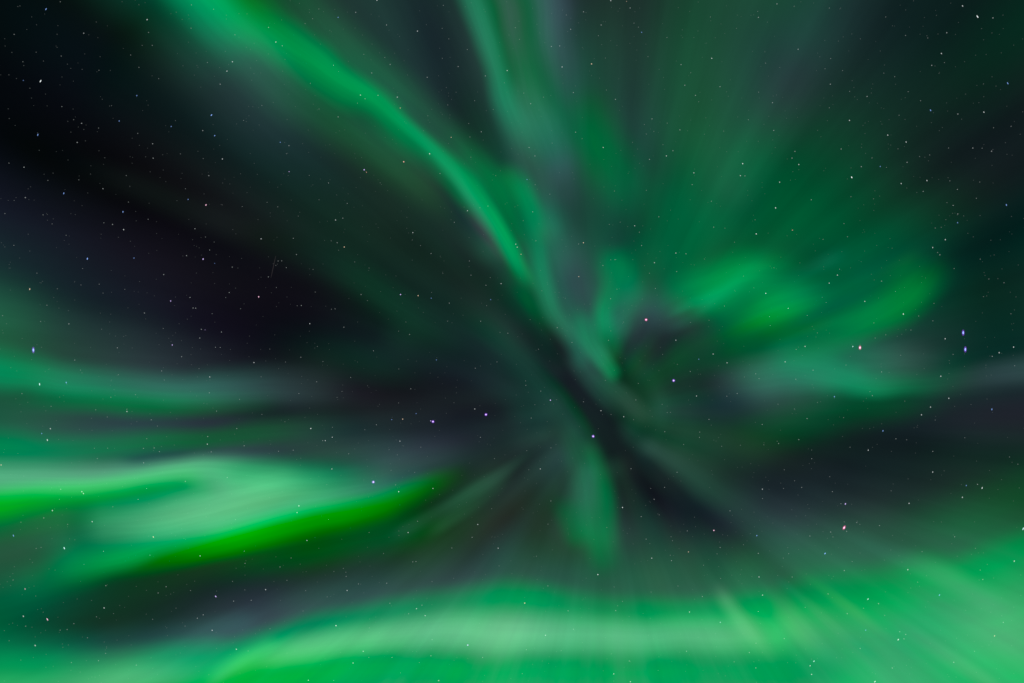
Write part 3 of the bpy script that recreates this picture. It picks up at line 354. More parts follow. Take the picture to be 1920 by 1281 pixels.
        ('ray57', 287.7, (1, 0), [(239.3,-111.3,20,20,0.0032,0.0169,0.0098), (282.1,-97.4,26,26,0.0044,0.0183,0.0106), (334.4,-80.4,34,34,0.0037,0.0114,0.0098), (401.0,-58.8,43,43,0.0059,0.0134,0.0136), (486.6,-31.0,56,56,0.0051,0.0549,0.0246), (591.2,3.0,71,71,0.0038,0.07,0.0377), (710.1,41.6,89,89,-0.0006,0.0579,0.0305), (862.3,91.1,111,111,0.0004,0.0064,0.0011), (1033.5,146.7,136,136,0.0018,0.0223,0.0151), (1233.2,211.6,166,166,0.0026,0.0281,0.0165), (1390.9,262.8,166,166,0.0029,0.0281,0.0161)]),
        ('ray58', 253.5, (1, 0), [(241.4,-118.9,20,20,0.0047,0.0205,0.0143), (285.4,-109.6,26,26,0.0048,0.0306,0.0173), (339.2,-98.1,34,34,0.0018,0.0262,0.0121), (407.6,-83.6,43,43,0.0102,0.0141,0.018), (495.7,-64.8,56,56,0.0079,0.0398,0.0312), (603.3,-42.0,71,71,0.0051,0.045,0.0324), (725.5,-16.0,89,89,0.0168,0.0362,0.0345), (882.0,17.3,111,111,-0.0037,0.0126,0.0056), (1058.1,54.7,136,136,0.0046,0.0246,0.0156), (1263.5,98.4,166,166,0.0059,0.0266,0.0189), (1425.7,132.8,166,166,0.0056,0.0258,0.0187)]),
        ('ray59', 274.2, (1, 0), [(242.6,-126.7,20,20,0.0046,0.0191,0.0148), (287.3,-122.0,26,26,0.0048,0.0288,0.0184), (342.0,-116.2,34,34,0.0035,0.0248,0.0154), (411.7,-108.9,43,43,0,0.0113,0.0162), (501.2,-99.5,56,56,0.0252,0.0379,0.0462), (610.6,-88.0,71,71,0.0056,0.0439,0.0284), (734.9,-74.9,89,89,-0.0004,0.0332,0.0144), (894.0,-58.2,111,111,-0.0005,0.0167,0.0117), (1073.0,-39.4,136,136,0.0024,0.0143,0.0162), (1281.9,-17.4,166,166,0.0035,0.0159,0.0139), (1446.8,-0.1,166,166,0.0036,0.0171,0.0137)]),
        ('veil', 222.0, (1, 1), [(40.0,65.5,86,86,0.0046,0,0.002), (85.0,0.5,86,86,0.0032,0,0.0054), (130.0,-69.5,86,86,0.0087,0.0128,0.0175), (175.0,-144.5,86,86,0.0032,0.0091,0.009), (220.0,-214.5,86,86,0.0063,0.0129,0.0121), (275.0,-289.5,86,86,0.0029,0.0069,0.0076)]),
        ('east_veil', 243.7, (1, 1), [(220.0,40.5,76,76,0.001,0,0.0027), (225.0,-14.5,80,80,-0.0025,0.0168,0.0035), (235.0,-69.5,80,80,0.0029,0.0383,0.0132), (255.0,-129.5,80,80,0.0063,0.0378,0.0171), (290.0,-189.5,80,80,-0.0049,0.0319,0.0053)]),
    ]),
    ('aurora_ray', 'thin pale green ray dropping steeply from the top edge beside the broad band', 'aurora ray', 'rays of the aurora corona', [
        ('core', 106.41, (0, 1), [(-108.4,733.9,48,44,0.009,0.099,0.0538), (-92.4,690.5,48,44,0.0089,0.117,0.0608), (-70.1,630.3,46,43,0.0068,0.148,0.0717), (-49.0,570.2,40,40,0.0078,0.15,0.0781), (-29.1,510.2,35,38,0.0082,0.124,0.0623), (-13.1,450.1,42,44,0.0023,0.17,0.0817), (10.3,392.2,51,48,0.017,0.0918,0.0614), (30.8,332.4,56,54,0.022,0.0172,0.0276), (48.7,276.6,58,56,0.0095,0.0472,0.0292), (65.2,221.4,52,50,0.0012,0.0571,0.0296), (81.2,171.5,42,39,0.0085,0.0688,0.0367)]),
        ('green_flank', 118.41, (0, 1), [(-54.5,741.1,51,41,-0.001,0,-0.0006), (-34.0,693.0,51,40,0.0085,0,0.0143), (-7.8,633.2,48,37,0.0442,0,0.0565), (4.6,570.5,46,38,0.0354,0,0.05), (20.2,509.1,55,46,0.0173,0.027,0.0366), (32.8,451.2,60,57,0.038,0.0768,0.0828), (57.1,394.9,63,63,0.0257,0.0896,0.0916), (83.1,335.3,63,64,0.0063,0.0121,0.0267), (105.0,286.4,55,56,0.0171,0.0187,0.0348)]),
    ]),
    ('aurora_curtain', 'slender pale green curtain curving into the point of the corona', 'aurora curtain', 'curtains of the aurora corona', [
        ('upper_knot', 110.93, (1, 1), [(-24.7,340.6,32,32,-0.0001,0.0609,0.0053), (-1.7,305.7,35,34,-0.0012,0.0761,0.0082), (19.0,276.2,38,37,-0.0005,0.0922,0.0129), (39.0,241.1,38,37,-0.0028,0.0561,0.0037), (56.0,205.9,35,34,0.0034,0,-0.0083), (65.8,170.8,29,29,0.0051,0,-0.0023)]),
        ('core', 110.43, (1, 1), [(-0.5,350.3,31,32,-0.0075,0.0634,0.0157), (24.2,290.3,34,36,-0.0133,0.0831,0.016), (38.9,240.2,34,36,-0.0073,0.0553,0.0127), (47.6,190.3,30,33,-0.0061,0.0428,0.0066), (52.2,140.6,31,33,-0.0087,0.107,0.0363), (63.2,96.6,32,36,0.0006,0.121,0.049), (78.0,54.4,30,36,-0.0014,0.106,0.0445), (103.6,19.5,31,34,0.004,0.0555,0.0269), (129.7,-13.1,30,36,0.0017,0.0411,0.0269), (153.2,-48.6,30,37,0.0149,0.0566,0.0443), (179.7,-77.0,29,35,0.0052,0.0743,0.0347), (212.7,-106.6,32,36,0.0142,0.0276,0.0233), (244.6,-137.8,35,36,0.019,0.0081,0.0183), (289.7,-169.8,35,36,0.0001,0,-0.0001)]),
        ('second_ray', 109.44, (1, 1), [(118.5,78.0,33,31,-0.0014,0.011,0.004), (132.8,38.0,34,31,-0.0001,0.0644,0.024), (145.2,2.6,35,32,0.0017,0.136,0.0524), (164.3,-28.7,33,29,0.0052,0.184,0.0737), (185.4,-55.6,29,27,-0.0004,0.185,0.0575), (198.1,-82.9,23,22,-0.0082,0.0934,0.016)]),
    ]),
    ('aurora_ray', 'soft grey ray dropping from the top edge past the thin green one', 'aurora ray', 'rays of the aurora corona', [
        ('core', 150.46, (0, 1), [(34.0,767.5,79,74,0.0296,0.0394,0.0629), (53.2,690.0,79,73,0.0278,0.0438,0.067), (68.4,630.4,71,67,0.0324,0.052,0.0768), (70.0,569.5,67,62,0.0327,0.0364,0.0708), (81.4,509.7,70,61,0.0232,0.0127,0.0424), (90.2,440.4,70,63,0.0081,0.0272,0.0258), (90.6,370.5,72,66,0.0016,0.0183,0.0147), (90.9,305.6,66,64,0.0204,0.0208,0.0479), (94.0,245.4,64,62,-0.0019,0,0.0017), (101.5,190.4,62,60,0.0042,0,0.0079), (113.3,130.8,60,57,0.011,0,0.0139), (127.1,71.0,54,51,0.0077,0,0.0079), (141.8,21.0,42,40,-0.0001,0,-0.0013)]),
    ]),
    ('aurora_ray', 'short wide emerald ray between the grey ray and the fan', 'aurora ray', 'rays of the aurora corona', [
        ('core', 140.47, (1, 1), [(116.8,499.3,64,62,0.0001,0,-0.0027), (141.7,439.4,77,75,-0.006,0.0141,-0.0152), (157.8,379.7,88,82,-0.0147,0.0739,-0.008), (180.8,330.9,96,91,-0.0106,0.0734,-0.0027), (210.2,283.1,98,91,-0.0045,0.0624,0.0072), (236.0,233.0,93,93,0.0021,0,-0.0009), (250.1,182.0,84,86,0.0029,0,-0.001)]),
    ]),
    ('aurora_curtain', 'soft grey green curtain between the slender curtain and the orange star', 'aurora curtain', 'curtains of the aurora corona', [
        ('core', 130.49, (1, 1), [(23.0,279.3,75,72,-0.0057,0,-0.0016), (62.5,219.2,75,80,-0.004,0.065,0.0275), (88.2,161.6,72,79,0.0054,0.0793,0.0439), (103.0,101.6,72,71,0.0033,0.0133,0.0214), (126.8,41.4,69,62,0.0012,0.0445,0.023), (156.5,-18.6,59,48,-0.004,0.0772,0.0386)]),
    ]),
    ('aurora_curtain', 'short upright green curtain with a grey lobe above the dark notch', 'aurora curtain', 'curtains of the aurora corona', [
        ('core', 116.51, (1, 1), [(193.9,190.3,58,56,-0.0151,0.131,0.0189), (191.9,140.1,58,54,-0.0105,0.126,0.0252), (181.9,94.6,46,37,-0.0003,0.102,0.0252), (171.0,55.5,39,33,-0.0184,0.142,0.0142), (175.7,15.0,38,37,-0.0132,0.114,0.0106), (186.8,-24.8,35,33,0.0053,0.0172,-0.0001), (197.0,-64.8,26,25,-0.0012,0,-0.0063)]),
        ('grey_lobe', 122.51, (1, 1), [(158.8,1.6,57,54,0.0223,0.107,0.0901), (198.0,43.0,65,60,0.014,0.0648,0.0529), (245.3,68.4,72,63,0.0104,0,0.0162), (288.7,52.1,65,58,0.0106,0,0.0113), (339.1,33.2,58,51,0.0081,0,0.0045), (379.1,13.6,43,44,0.0001,0,0.0009)]),
    ]),
    ('aurora_curtain', 'small emerald knot joining the short upright curtain to the fan', 'aurora curtain', 'curtains of the aurora corona', [
        ('core', 119.53, (1, 1), [(170.5,121.7,73,73,-0.0022,0.0363,0.0157), (220.0,102.6,70,70,-0.0086,0.0712,0.0251), (258.9,122.8,73,73,-0.0074,0.0703,0.0241)]),
    ]),
    ('aurora_ray', 'dim grey rays running out from the corona along the dark rift', 'aurora ray', 'rays of the aurora corona', [
        ('core', 125.54, (1, 1), [(147.4,-79.9,29,32,-0.0054,0.0209,0.0019), (186.5,-99.9,44,47,0.0025,0.0027,0.0022), (231.2,-134.5,50,54,-0.0026,0.0243,0.0068), (276.2,-169.4,53,56,-0.0124,0.0337,0.0004)]),
        ('outer_ray', 128.55, (1, 1), [(189.0,-145.9,24,25,0.0093,0.0383,0.0267), (234.0,-181.0,35,40,0.0015,0.0177,0.0106), (284.6,-208.0,47,51,0.0006,0.0193,0.0086), (334.4,-242.5,53,54,-0.0007,0.0215,0.0106), (379.6,-279.9,62,63,-0.0015,0.0155,0.0064), (439.8,-324.8,78,78,-0.0013,0,0.0032), (509.7,-369.8,85,93,0.0016,0,0.0089), (589.7,-419.8,85,85,0.0056,0,0.0061)]),
    ]),
    ('aurora_fan', 'emerald fan of short bright patches beside the dark notch', 'aurora patch', 'bright aurora bands', [
        ('inner_patch', 121.57, (1, 1), [(224.3,32.2,46,47,0.0048,0.031,0.0172), (269.1,52.3,58,59,0.0049,0,0.0189), (317.5,79.8,73,69,-0.0086,0.116,0.0302), (375.2,95.1,81,78,-0.0134,0.238,0.0423), (435.3,121.6,78,74,-0.0074,0.234,0.0445), (495.2,125.5,67,68,-0.0041,0.1,0.0173), (554.8,125.1,62,64,-0.0009,0,-0.0065), (614.6,117.6,56,58,-0.0001,0,-0.007), (679.7,108.0,51,53,0,0,-0.0025)]),
        ('green_patch', 117.57, (1, 1), [(274.6,-33.5,48,48,-0.0054,0.0384,0.0035), (329.6,-10.4,57,56,0.0003,0,-0.0004), (379.0,12.7,60,58,0,0.0169,0.0061), (434.0,40.6,63,57,-0.019,0.132,0.0097), (484.6,61.7,69,60,-0.0391,0.277,0.0311), (535.5,79.0,64,62,-0.0272,0.179,0.0449), (590.5,93.6,58,57,-0.0044,0.0081,0.0089), (650.3,109.6,55,54,0.0002,0,-0.0013), (710.2,124.8,49,49,0.0002,0,-0.0003)]),
        ('thin_streak', 116.58, (1, 1), [(331.2,48.8,20,19,0.0085,0.104,0.0586), (376.4,78.3,26,25,0.0065,0.0718,0.0395), (416.4,105.5,26,25,0.0042,0.0234,0.0159), (451.2,128.6,23,22,0.0024,0.0067,0.005)]),
        ('outer_edge', 115.58, (1, 1), [(479.1,-57.6,50,44,-0.0032,0,0.0004), (539.0,-27.5,56,47,-0.0001,0,-0.0076), (598.8,3.0,71,53,-0.0028,0.0628,0.0048), (659.9,32.7,79,57,-0.0078,0.135,0.0084), (720.0,65.4,84,64,-0.0069,0.15,0.0004), (759.3,102.9,83,66,-0.0074,0.155,0.0073), (787.7,143.9,77,69,0.0003,0.0167,0.0048), (800.0,191.7,69,68,0.0013,0,-0.0017)]),
        ('ray', 114.59, (1, 1), [(275.0,15.5,18,18,0.001,0.0369,0.0229), (327.0,37.5,20,20,-0.0007,0.0173,0.0107), (379.0,59.5,22,22,-0.0005,0.0115,-0.0012), (431.1,81.4,24,24,0,0,0), (484.1,104.2,26,26,0,0,0), (536.1,126.2,27,28,0.0013,0.0169,0.0105), (588.1,148.2,29,29,0.0028,0.0374,0.0232), (640.1,170.2,31,31,0.0028,0.0347,0.0215)]),
        ('ray', 114.59, (1, 1), [(329.9,-14.3,17,17,0.0009,0.0123,-0.0022), (379.9,4.7,19,19,-0.0011,0,-0.0012), (429.9,24.7,21,21,0,0,-0.0113), (479.9,43.7,23,22,0.0047,0.0198,-0.0181), (529.9,62.7,24,24,0.0059,0.0278,-0.008), (579.9,81.7,26,26,0,0,-0.0053), (630.0,101.6,28,28,-0.0001,0,-0.0029), (680.0,120.6,30,30,-0,0,-0.0019)]),
        ('ray', 114.6, (1, 1), [(390.0,-24.5,17,17,0.0039,0.0173,-0.0022), (431.0,-11.5,19,19,0.0012,0.0076,0.0047), (473.0,1.4,21,21,0.0001,0.0048,0.00298), (514.0,14.4,22,22,0.0023,0.0192,-0.0115), (556.0,26.5,24,24,0.0035,0.0274,-0.0084), (597.0,39.5,26,26,0.0034,0.0287,0.0018), (639.0,52.5,28,28,0,0,-0.006), (680.0,65.5,30,30,-0.0001,0,-0.0022)]),
        ('ray', 114.61, (1, 1), [(460.0,-64.5,17,17,-0.0025,0,-0.0027), (513.0,-33.5,19,19,-0.002,0,-0.0041), (566.0,-3.5,21,21,0,0,-0.0028), (619.0,27.5,22,22,0,0,0), (671.0,58.5,24,24,-0.0002,0,-0.0001), (724.0,89.5,26,26,-0.0001,0,-0.0008), (777.0,119.4,28,28,-0.0001,0,-0.0046), (830.0,150.4,30,30,0,0,-0.0064)]),
        ('ray', 114.61, (1, 1), [(440.0,0.4,18,18,0,0,0), (489.0,24.4,20,20,0.0012,0.0091,-0.0118), (537.1,49.4,22,22,0.0009,0.0066,-0.0088), (586.1,73.3,24,24,0,0,0), (634.2,97.2,26,26,0.0025,0.0195,0.0008), (683.1,121.2,28,28,0.0023,0.0163,0.0004), (731.1,146.3,29,30,0.0023,0.0196,-0.0014), (780.1,170.3,31,31,0.0022,0.0178,-0.0034)]),
        ('ray', 114.62, (1, 1), [(279.9,40.7,15,15,0,0,-0.0003), (313.9,59.7,17,17,-0.0014,0.0433,0.0167), (348.9,77.8,18,18,-0.0018,0.0556,0.0264), (382.9,96.7,20,20,0,0,0), (416.9,114.6,22,22,0.00228,0.0076,0.0035), (450.9,133.6,23,23,0.0046,0.0263,0.0087), (486.0,151.6,25,24,0,0,-0.0051), (520.0,170.6,26,26,-0.0005,0,-0.0052)]),
    ]),
    ('aurora_ray', 'faint grey green ray slanting from the top edge into the fan', 'aurora ray', 'rays of the aurora corona', [
        ('core', 160.63, (0, 1), [(676.1,831.5,142,124,0.0049,0.0248,0.0195), (620.0,700.5,142,124,0.0055,0.0216,0.0188), (590.0,630.5,133,114,0.0032,0.0181,0.0169), (555.0,560.5,124,104,0.0032,0.037,0.024), (520.0,490.5,114,95,0.0084,0.0031,0.0158), (485.0,420.5,104,91,0.006,0.009,0.0138), (450.0,350.5,95,86,-0.003,0.0414,0.0116), (415.0,290.5,86,76,0.005,0.0161,0.0135), (385.0,230.5,66,66,0.0014,0,0.0032)]),
    ]),
    ('aurora_streak', 'teal tail under the fan thinning to a grey line at the edge', 'aurora streak', 'streaks along the dark sky', [
        ('core', 110.65, (1, 0), [(341.0,-93.0,54,59,-0.0006,0,-0.0034), (400.9,-75.4,63,68,0.0063,0,0.0117), (461.0,-67.0,67,72,0.0197,0.114,0.0667), (520.0,-58.7,73,69,0.0057,0.125,0.0656), (580.2,-66.8,71,54,0.0031,0.141,0.0611), (630.8,-78.0,59,39,-0.0045,0.154,0.0575), (680.3,-87.4,50,33,0.0037,0.159,0.0614), (735.0,-84.3,44,30,-0.0005,0.0805,0.0242), (788.9,-81.1,42,34,0.0029,0.046,0.0189), (848.7,-71.4,43,43,0.0111,0.0175,0.0156), (909.3,-60.3,45,47,0.0203,0.0283,0.038), (979.8,-52.2,50,50,0.0216,0.043,0.041), (1040.0,-50.9,50,50,0.0079,0.0445,0.0261), (1089.2,-49.5,50,50,0.0041,0.0446,0.0222)]),
        ('upper_glow', 124.65, (1, 1), [(459.7,-18.1,67,54,-0.001,0.0606,0.0256), (529.7,-23.1,70,68,-0.0013,0.0584,0.0173), (599.4,-34.4,68,70,-0.0017,0.0651,0.0215), (669.8,-40.2,65,70,0.0042,0.101,0.0497), (739.9,-38.8,61,64,0.0223,0.0422,0.0372), (808.9,-44.4,56,58,-0.0019,0.0051,0.0023), (878.6,-56.9,50,53,-0.0032,0.0184,0.0016)]),
        ('lower_glow', 132.66, (1, 1), [(378.6,-206.9,87,85,0.0021,0.0092,0.0021), (448.5,-171.5,87,85,0.0002,0.0198,0.0014), (509.2,-147.2,80,86,-0.0012,0.0432,0.0053), (579.6,-129.8,72,79,-0.0094,0.0374,-0.0007), (649.4,-118.6,64,71,-0.0066,0.0332,-0.002), (720.0,-116.2,58,63,-0.0031,0.031,0.0004), (790.0,-110.6,52,57,-0.0006,0.0084,0.0035), (860.0,-103.6,44,49,0.0054,0,0.0022)]),
    ]),
    ('aurora_streak', 'topmost teal streak reaching in from the edge above the bright wash', 'aurora streak', 'streaks along the dark sky', [
        ('core', 111.68, (0, 1), [(-1107.1,-20.1,80,78,0.0003,0.17,0.0755), (-1023.4,-43.8,80,77,-0.0057,0.173,0.0679), (-962.4,-57.8,72,61,-0.0158,0.173,0.0494), (-900.2,-66.6,67,47,-0.0118,0.163,0.0424), (-839.5,-79.3,63,39,-0.0055,0.166,0.0635), (-769.5,-86.2,61,37,-0.0056,0.117,0.0487), (-699.8,-91.9,59,37,0.0015,0.106,0.0523), (-619.8,-96.8,59,43,0.0108,0.121,0.074), (-539.9,-94.7,67,48,0.0142,0.0964,0.0682), (-450.0,-90.9,73,52,0.0167,0.0395,0.0392), (-360.0,-93.3,73,54,0.0076,0.0135,0.0169), (-270.0,-94.7,65,49,0.0016,0,0.0015), (-190.1,-93.7,49,41,-0.0011,0,-0.001)]),
        ('lower_edge', 113.68, (0, 1), [(-1077.8,-88.8,60,58,-0,0,-0), (-1020.0,-93.6,60,58,-0.0005,0,-0.0023), (-940.0,-100.3,46,43,-0.002,0,-0.0059), (-859.8,-107.6,41,40,-0.0174,0.0587,-0.0032), (-779.8,-112.5,42,39,-0.0176,0.088,-0.0041), (-709.8,-117.8,42,42,-0.0222,0.0991,-0.0108), (-640.0,-120.7,43,42,-0.0212,0.0912,-0.011), (-560.0,-120.2,42,42,-0.0095,0.0482,-0.0103), (-480.0,-119.4,44,42,-0.0056,0.0116,-0.0069), (-400.1,-115.8,44,42,-0.0068,0,-0.0126)]),
        ('upper_haze', 170.69, (0, 1), [(-1167.5,87.4,133,152,0.0126,0.063,0.0379), (-1020.0,50.5,133,152,0.0074,0.0641,0.0304), (-940.0,30.5,133,152,0.0051,0.0567,0.025), (-860.0,5.5,124,133,0.0059,0.0104,0.0149), (-770.0,-24.5,114,114,0.0053,0.0066,0.0127), (-670.0,-44.5,104,104,0.0066,0.0046,0.0124), (-570.0,-55.5,95,95,0.0035,0.0055,0.0046), (-470.0,-65.5,95,95,-0.0006,0,-0.0019), (-370.0,-71.5,95,95,0.0047,0.012,0.0071), (-270.0,-75.5,86,86,0.0008,0,-0.0006)]),
    ]),
    ('aurora_streak', 'dim dark green streak between the topmost teal streak and the mint wash', 'aurora streak', 'streaks along the dark sky', [
        ('core', 129.7, (0, 1), [(-1092.5,-204.2,72,70,-0.0274,0.143,0.0008), (-1020.0,-204.9,72,70,-0.0298,0.147,0.002), (-940.1,-205.6,65,62,-0.0357,0.152,0.0054), (-860.0,-208.5,58,58,-0.0291,0.139,0.0095), (-769.2,-202.1,53,51,-0.0192,0.108,0.0028), (-669.4,-189.0,46,44,-0.0192,0.097,-0.0127), (-569.4,-184.8,42,42,-0.0163,0.067,-0.0176), (-469.6,-172.6,45,47,-0.0052,0.0592,-0.0021), (-390.0,-167.2,49,51,0.0062,0.0299,0.0116), (-310.0,-166.9,49,52,-0.0015,0,0.0023), (-230.0,-168.8,43,46,-0.004,0,-0.0022)]),
        ('haze', 172.71, (0, 1), [(-1115.0,-147.9,95,95,-0.0111,0.0358,-0.0102), (-1020.0,-149.5,95,95,-0.0122,0.0347,-0.0093), (-900.0,-151.5,86,86,-0.0046,0.029,-0.0069), (-800.0,-154.5,86,86,-0.0004,0,-0.0045), (-690.0,-155.5,86,86,-0.0036,0,0.0006), (-580.0,-145.5,80,80,0.0047,0,0.0046), (-480.0,-139.5,84,84,-0.0014,0,-0.0002), (-370.0,-139.5,95,95,-0.0023,0,-0.0037), (-260.0,-144.5,95,95,-0.0014,0,-0.0005)]),
        ('lower_haze', 135.72, (1, 1), [(-799.7,-231.4,40,42,0.0038,0,0.0065), (-709.6,-224.2,37,36,-0.01,0,0.0046), (-619.6,-215.7,34,32,-0.0016,0,0.0111), (-530.0,-212.2,39,34,0.0234,0,0.034), (-440.1,-212.0,46,40,0.0109,0,0.0117), (-350.0,-216.0,55,55,0.0219,0.0086,0.0106), (-260.0,-216.7,62,62,0.0261,0.0207,0.0339), (-169.6,-215.4,68,67,0.0263,0.0198,0.0372), (-79.5,-203.9,64,63,0.0025,0,0.0031), (0.5,-193.3,57,56,0.0042,0,0.0045)]),
    ]),
    ('aurora_band', 'brightest aurora band, pale mint wash with a vivid pure green lower edge', 'aurora band', 'bright aurora bands', [
        ('green_edge', 100.73, (1, 1), [(-982.0,-478.1,71,69,-0.0016,0.0168,0.0058), (-901.9,-452.3,68,68,-0.0003,0.0482,0.0128), (-821.9,-434.4,56,56,-0.0062,0.0776,0.0053), (-752.8,-415.0,50,48,-0.0117,0.117,-0.0087), (-692.0,-404.9,44,49,-0.0206,0.125,-0.0143), (-631.4,-394.8,40,48,-0.034,0.162,-0.0147), (-571.8,-382.0,38,47,-0.0489,0.285,-0.0266), (-512.0,-366.2,38,50,-0.0583,0.36,-0.0364), (-443.0,-345.9,38,54,-0.0546,0.305,-0.0245), (-373.3,-327.4,38,56,-0.0472,0.253,-0.0276), (-312.0,-315.0,36,59,-0.0439,0.258,-0.021), (-251.2,-301.1,34,56,-0.0361,0.222,-0.0134), (-197.4,-280.8,33,49,-0.0218,0.17,-0.011), (-147.8,-262.2,32,45,-0.0057,0.0787,-0.0134), (-102.4,-246.0,28,37,-0.0022,0,-0.009), (-62.3,-227.0,19,23,-0.0016,0,-0.0022)]),
        ('upper_edge', 101.74, (1, 1), [(-899.0,-422.4,76,55,-0.0065,0.0427,0.016), (-818.8,-413.0,77,54,-0.0084,0.0958,0.0258), (-738.0,-402.6,70,45,-0.0012,0.167,0.0611), (-660.2,-377.6,60,37,-0.0075,0.205,0.0783), (-590.4,-361.9,49,34,0.0092,0.252,0.102), (-520.6,-345.0,41,32,0.0181,0.279,0.11), (-450.8,-326.8,36,29,0.0021,0.263,0.112), (-381.1,-308.3,35,30,0.0128,0.199,0.0913), (-310.7,-292.8,35,32,0.0178,0.136,0.0641), (-240.4,-275.6,34,32,0.0011,0.0655,0.0529), (-180.8,-255.7,34,32,0.0024,0.0141,0.0205), (-130.6,-235.8,28,26,0.0016,0,-0.001)]),
        ('pale_body', 105.74, (1, 1), [(-831.9,-357.4,61,54,0.0115,0.0717,0.032), (-762.3,-344.8,74,61,0.035,0.184,0.0837), (-690.8,-340.7,81,58,0.0686,0.3,0.137), (-620.0,-327.7,85,60,0.113,0.389,0.187), (-549.7,-310.4,89,69,0.121,0.436,0.211), (-489.3,-294.1,72,70,0.12,0.422,0.194), (-428.9,-282.0,72,68,0.0871,0.335,0.153), (-369.1,-277.2,64,58,0.044,0.224,0.0977), (-308.8,-270.0,54,51,0.0179,0.12,0.0558), (-248.3,-260.5,46,46,0.0124,0.0403,0.0286), (-188.0,-242.4,43,43,0.0041,0,0.0065)]),
        ('upper_arch', 107.75, (0, 1), [(-1092.5,-255.2,65,59,0.0589,0.345,0.143), (-1020.3,-256.1,64,59,0.0599,0.35,0.143), (-960.2,-259.5,56,54,0.0597,0.35,0.137), (-890.1,-259.7,54,49,0.0685,0.337,0.144), (-819.9,-260.3,54,46,0.0737,0.317,0.147), (-749.7,-256.4,50,41,0.0733,0.31,0.142), (-689.6,-249.4,39,37,0.0752,0.342,0.149), (-629.7,-240.4,36,41,0.0822,0.399,0.163), (-570.0,-236.8,40,53,0.0721,0.403,0.162), (-510.7,-243.3,48,61,0.0262,0.307,0.102), (-450.8,-249.9,53,62,0.0132,0.184,0.0627), (-390.5,-254.8,54,60,-0.0072,0.0885,0.0318), (-319.7,-255.6,57,59,-0.012,0.0236,0.0086), (-239.0,-244.5,51,53,0.0085,0.0028,0.0106), (-159.0,-226.1,48,50,0.007,0.0189,0.0152)]),
        ('vivid_rim', 103.75, (0, 1), [(-1080.6,-309.6,48,63,-0.05,0.36,-0.0558), (-1019.9,-303.7,49,63,-0.0468,0.353,-0.0581), (-960.0,-297.6,46,63,-0.0456,0.331,-0.0607), (-899.9,-289.3,43,57,-0.0481,0.285,-0.05), (-840.1,-282.7,41,50,-0.0342,0.255,-0.0387), (-780.1,-277.9,38,47,-0.0265,0.248,-0.0313), (-720.0,-271.0,38,44,-0.0237,0.217,-0.0221), (-660.3,-263.6,38,44,-0.0261,0.156,-0.0172), (-610.4,-256.7,36,40,-0.0175,0.0959,-0.0216), (-560.3,-253.3,33,37,-0.0055,0.0469,-0.0102)]),
        ('inner_fold', 106.76, (0, 1), [(-1092.0,-353.5,72,72,-0.0168,0.0555,-0.0166), (-1020.1,-344.3,71,72,-0.0188,0.0481,-0.0195), (-940.2,-333.6,63,66,-0.0199,0.0334,-0.0263), (-870.0,-321.1,60,63,-0.0027,0.0399,-0.0249), (-800.1,-313.9,57,58,-0.0071,0.0526,-0.0207), (-730.5,-302.0,52,53,-0.0221,0.0449,-0.0132), (-660.6,-288.4,50,50,-0.0287,0.043,-0.0071), (-590.5,-277.6,42,41,-0.0285,0.0607,-0.01), (-540.4,-270.8,36,35,-0.0231,0.0688,-0.0169)]),
        ('lower_glow', 109.76, (0, 1), [(-1134.2,-440.5,113,118,0.0105,0.0307,0.0146), (-1021.0,-414.7,113,118,0.0092,0.0187,0.0114), (-931.8,-392.6,104,118,0.0182,0,0.0074), (-852.3,-367.6,83,102,0.0146,0.0325,0.0166), (-771.1,-359.1,70,87,0.0117,0.0628,0.0236)]),
        ('under_glow', 138.77, (0, 1), [(-1146.8,-583.3,132,114,-0.0088,0.0714,0.0111), (-1025.0,-536.3,133,114,-0.008,0.0698,0.0105), (-944.8,-505.6,126,114,-0.0066,0.0601,0.018), (-862.5,-481.2,112,108,-0.0003,0.0304,0.0155), (-770.7,-456.2,89,93,0.0027,0.0103,0.0043), (-670.3,-443.2,74,85,0.0009,0.0049,0.0029), (-570.4,-428.0,66,76,0.002,0,0.0069), (-471.0,-406.4,70,73,-0.0021,0.0461,0.0071), (-370.4,-387.6,70,73,-0.0082,0.0653,0.0029), (-280.3,-369.1,70,72,-0.0069,0.0598,0.0175), (-190.0,-347.9,66,66,-0.0073,0.0478,0.0013), (-109.9,-319.8,54,57,-0.0086,0.0108,-0.0154)]),
    ]),
    ('aurora_ray', 'thin pale rays past the tip of the vivid green edge, pointing at the corona', 'aurora ray', 'rays of the aurora corona', [
        ('core', 120.79, (1, 1), [(-243.3,-374.7,20,23,-0.0006,0.0121,0.0136), (-197.9,-351.1,21,25,0.0121,0.0083,0.0208), (-153.2,-327.1,23,26,0.0066,0.0179,0.0114), (-108.7,-302.0,23,26,0.0086,0.0406,0.0223), (-64.3,-274.7,24,26,0.0093,0.0508,0.0248), (-19.9,-247.6,21,22,0.0093,0.0357,0.0226), (24.6,-215.2,17,18,-0.0022,0,-0.0024), (49.7,-197.2,14,15,-0.001,0,-0.0019)]),
        ('lower_ray', 123.79, (1, 1), [(-171.6,-372.2,22,21,0.0075,0.0311,0.0141), (-126.8,-342.0,23,22,0.0069,0.0405,0.0153), (-81.6,-312.2,24,24,0.0047,0.0234,0.0103), (-36.6,-279.4,23,22,0.0042,0.0197,0.0094), (8.6,-242.7,18,18,0.0016,0.018,0.0051)]),
    ]),
    ('aurora_curtain', 'green curtain hanging below the corona toward the mint arc', 'aurora curtain', 'curtains of the aurora corona', [
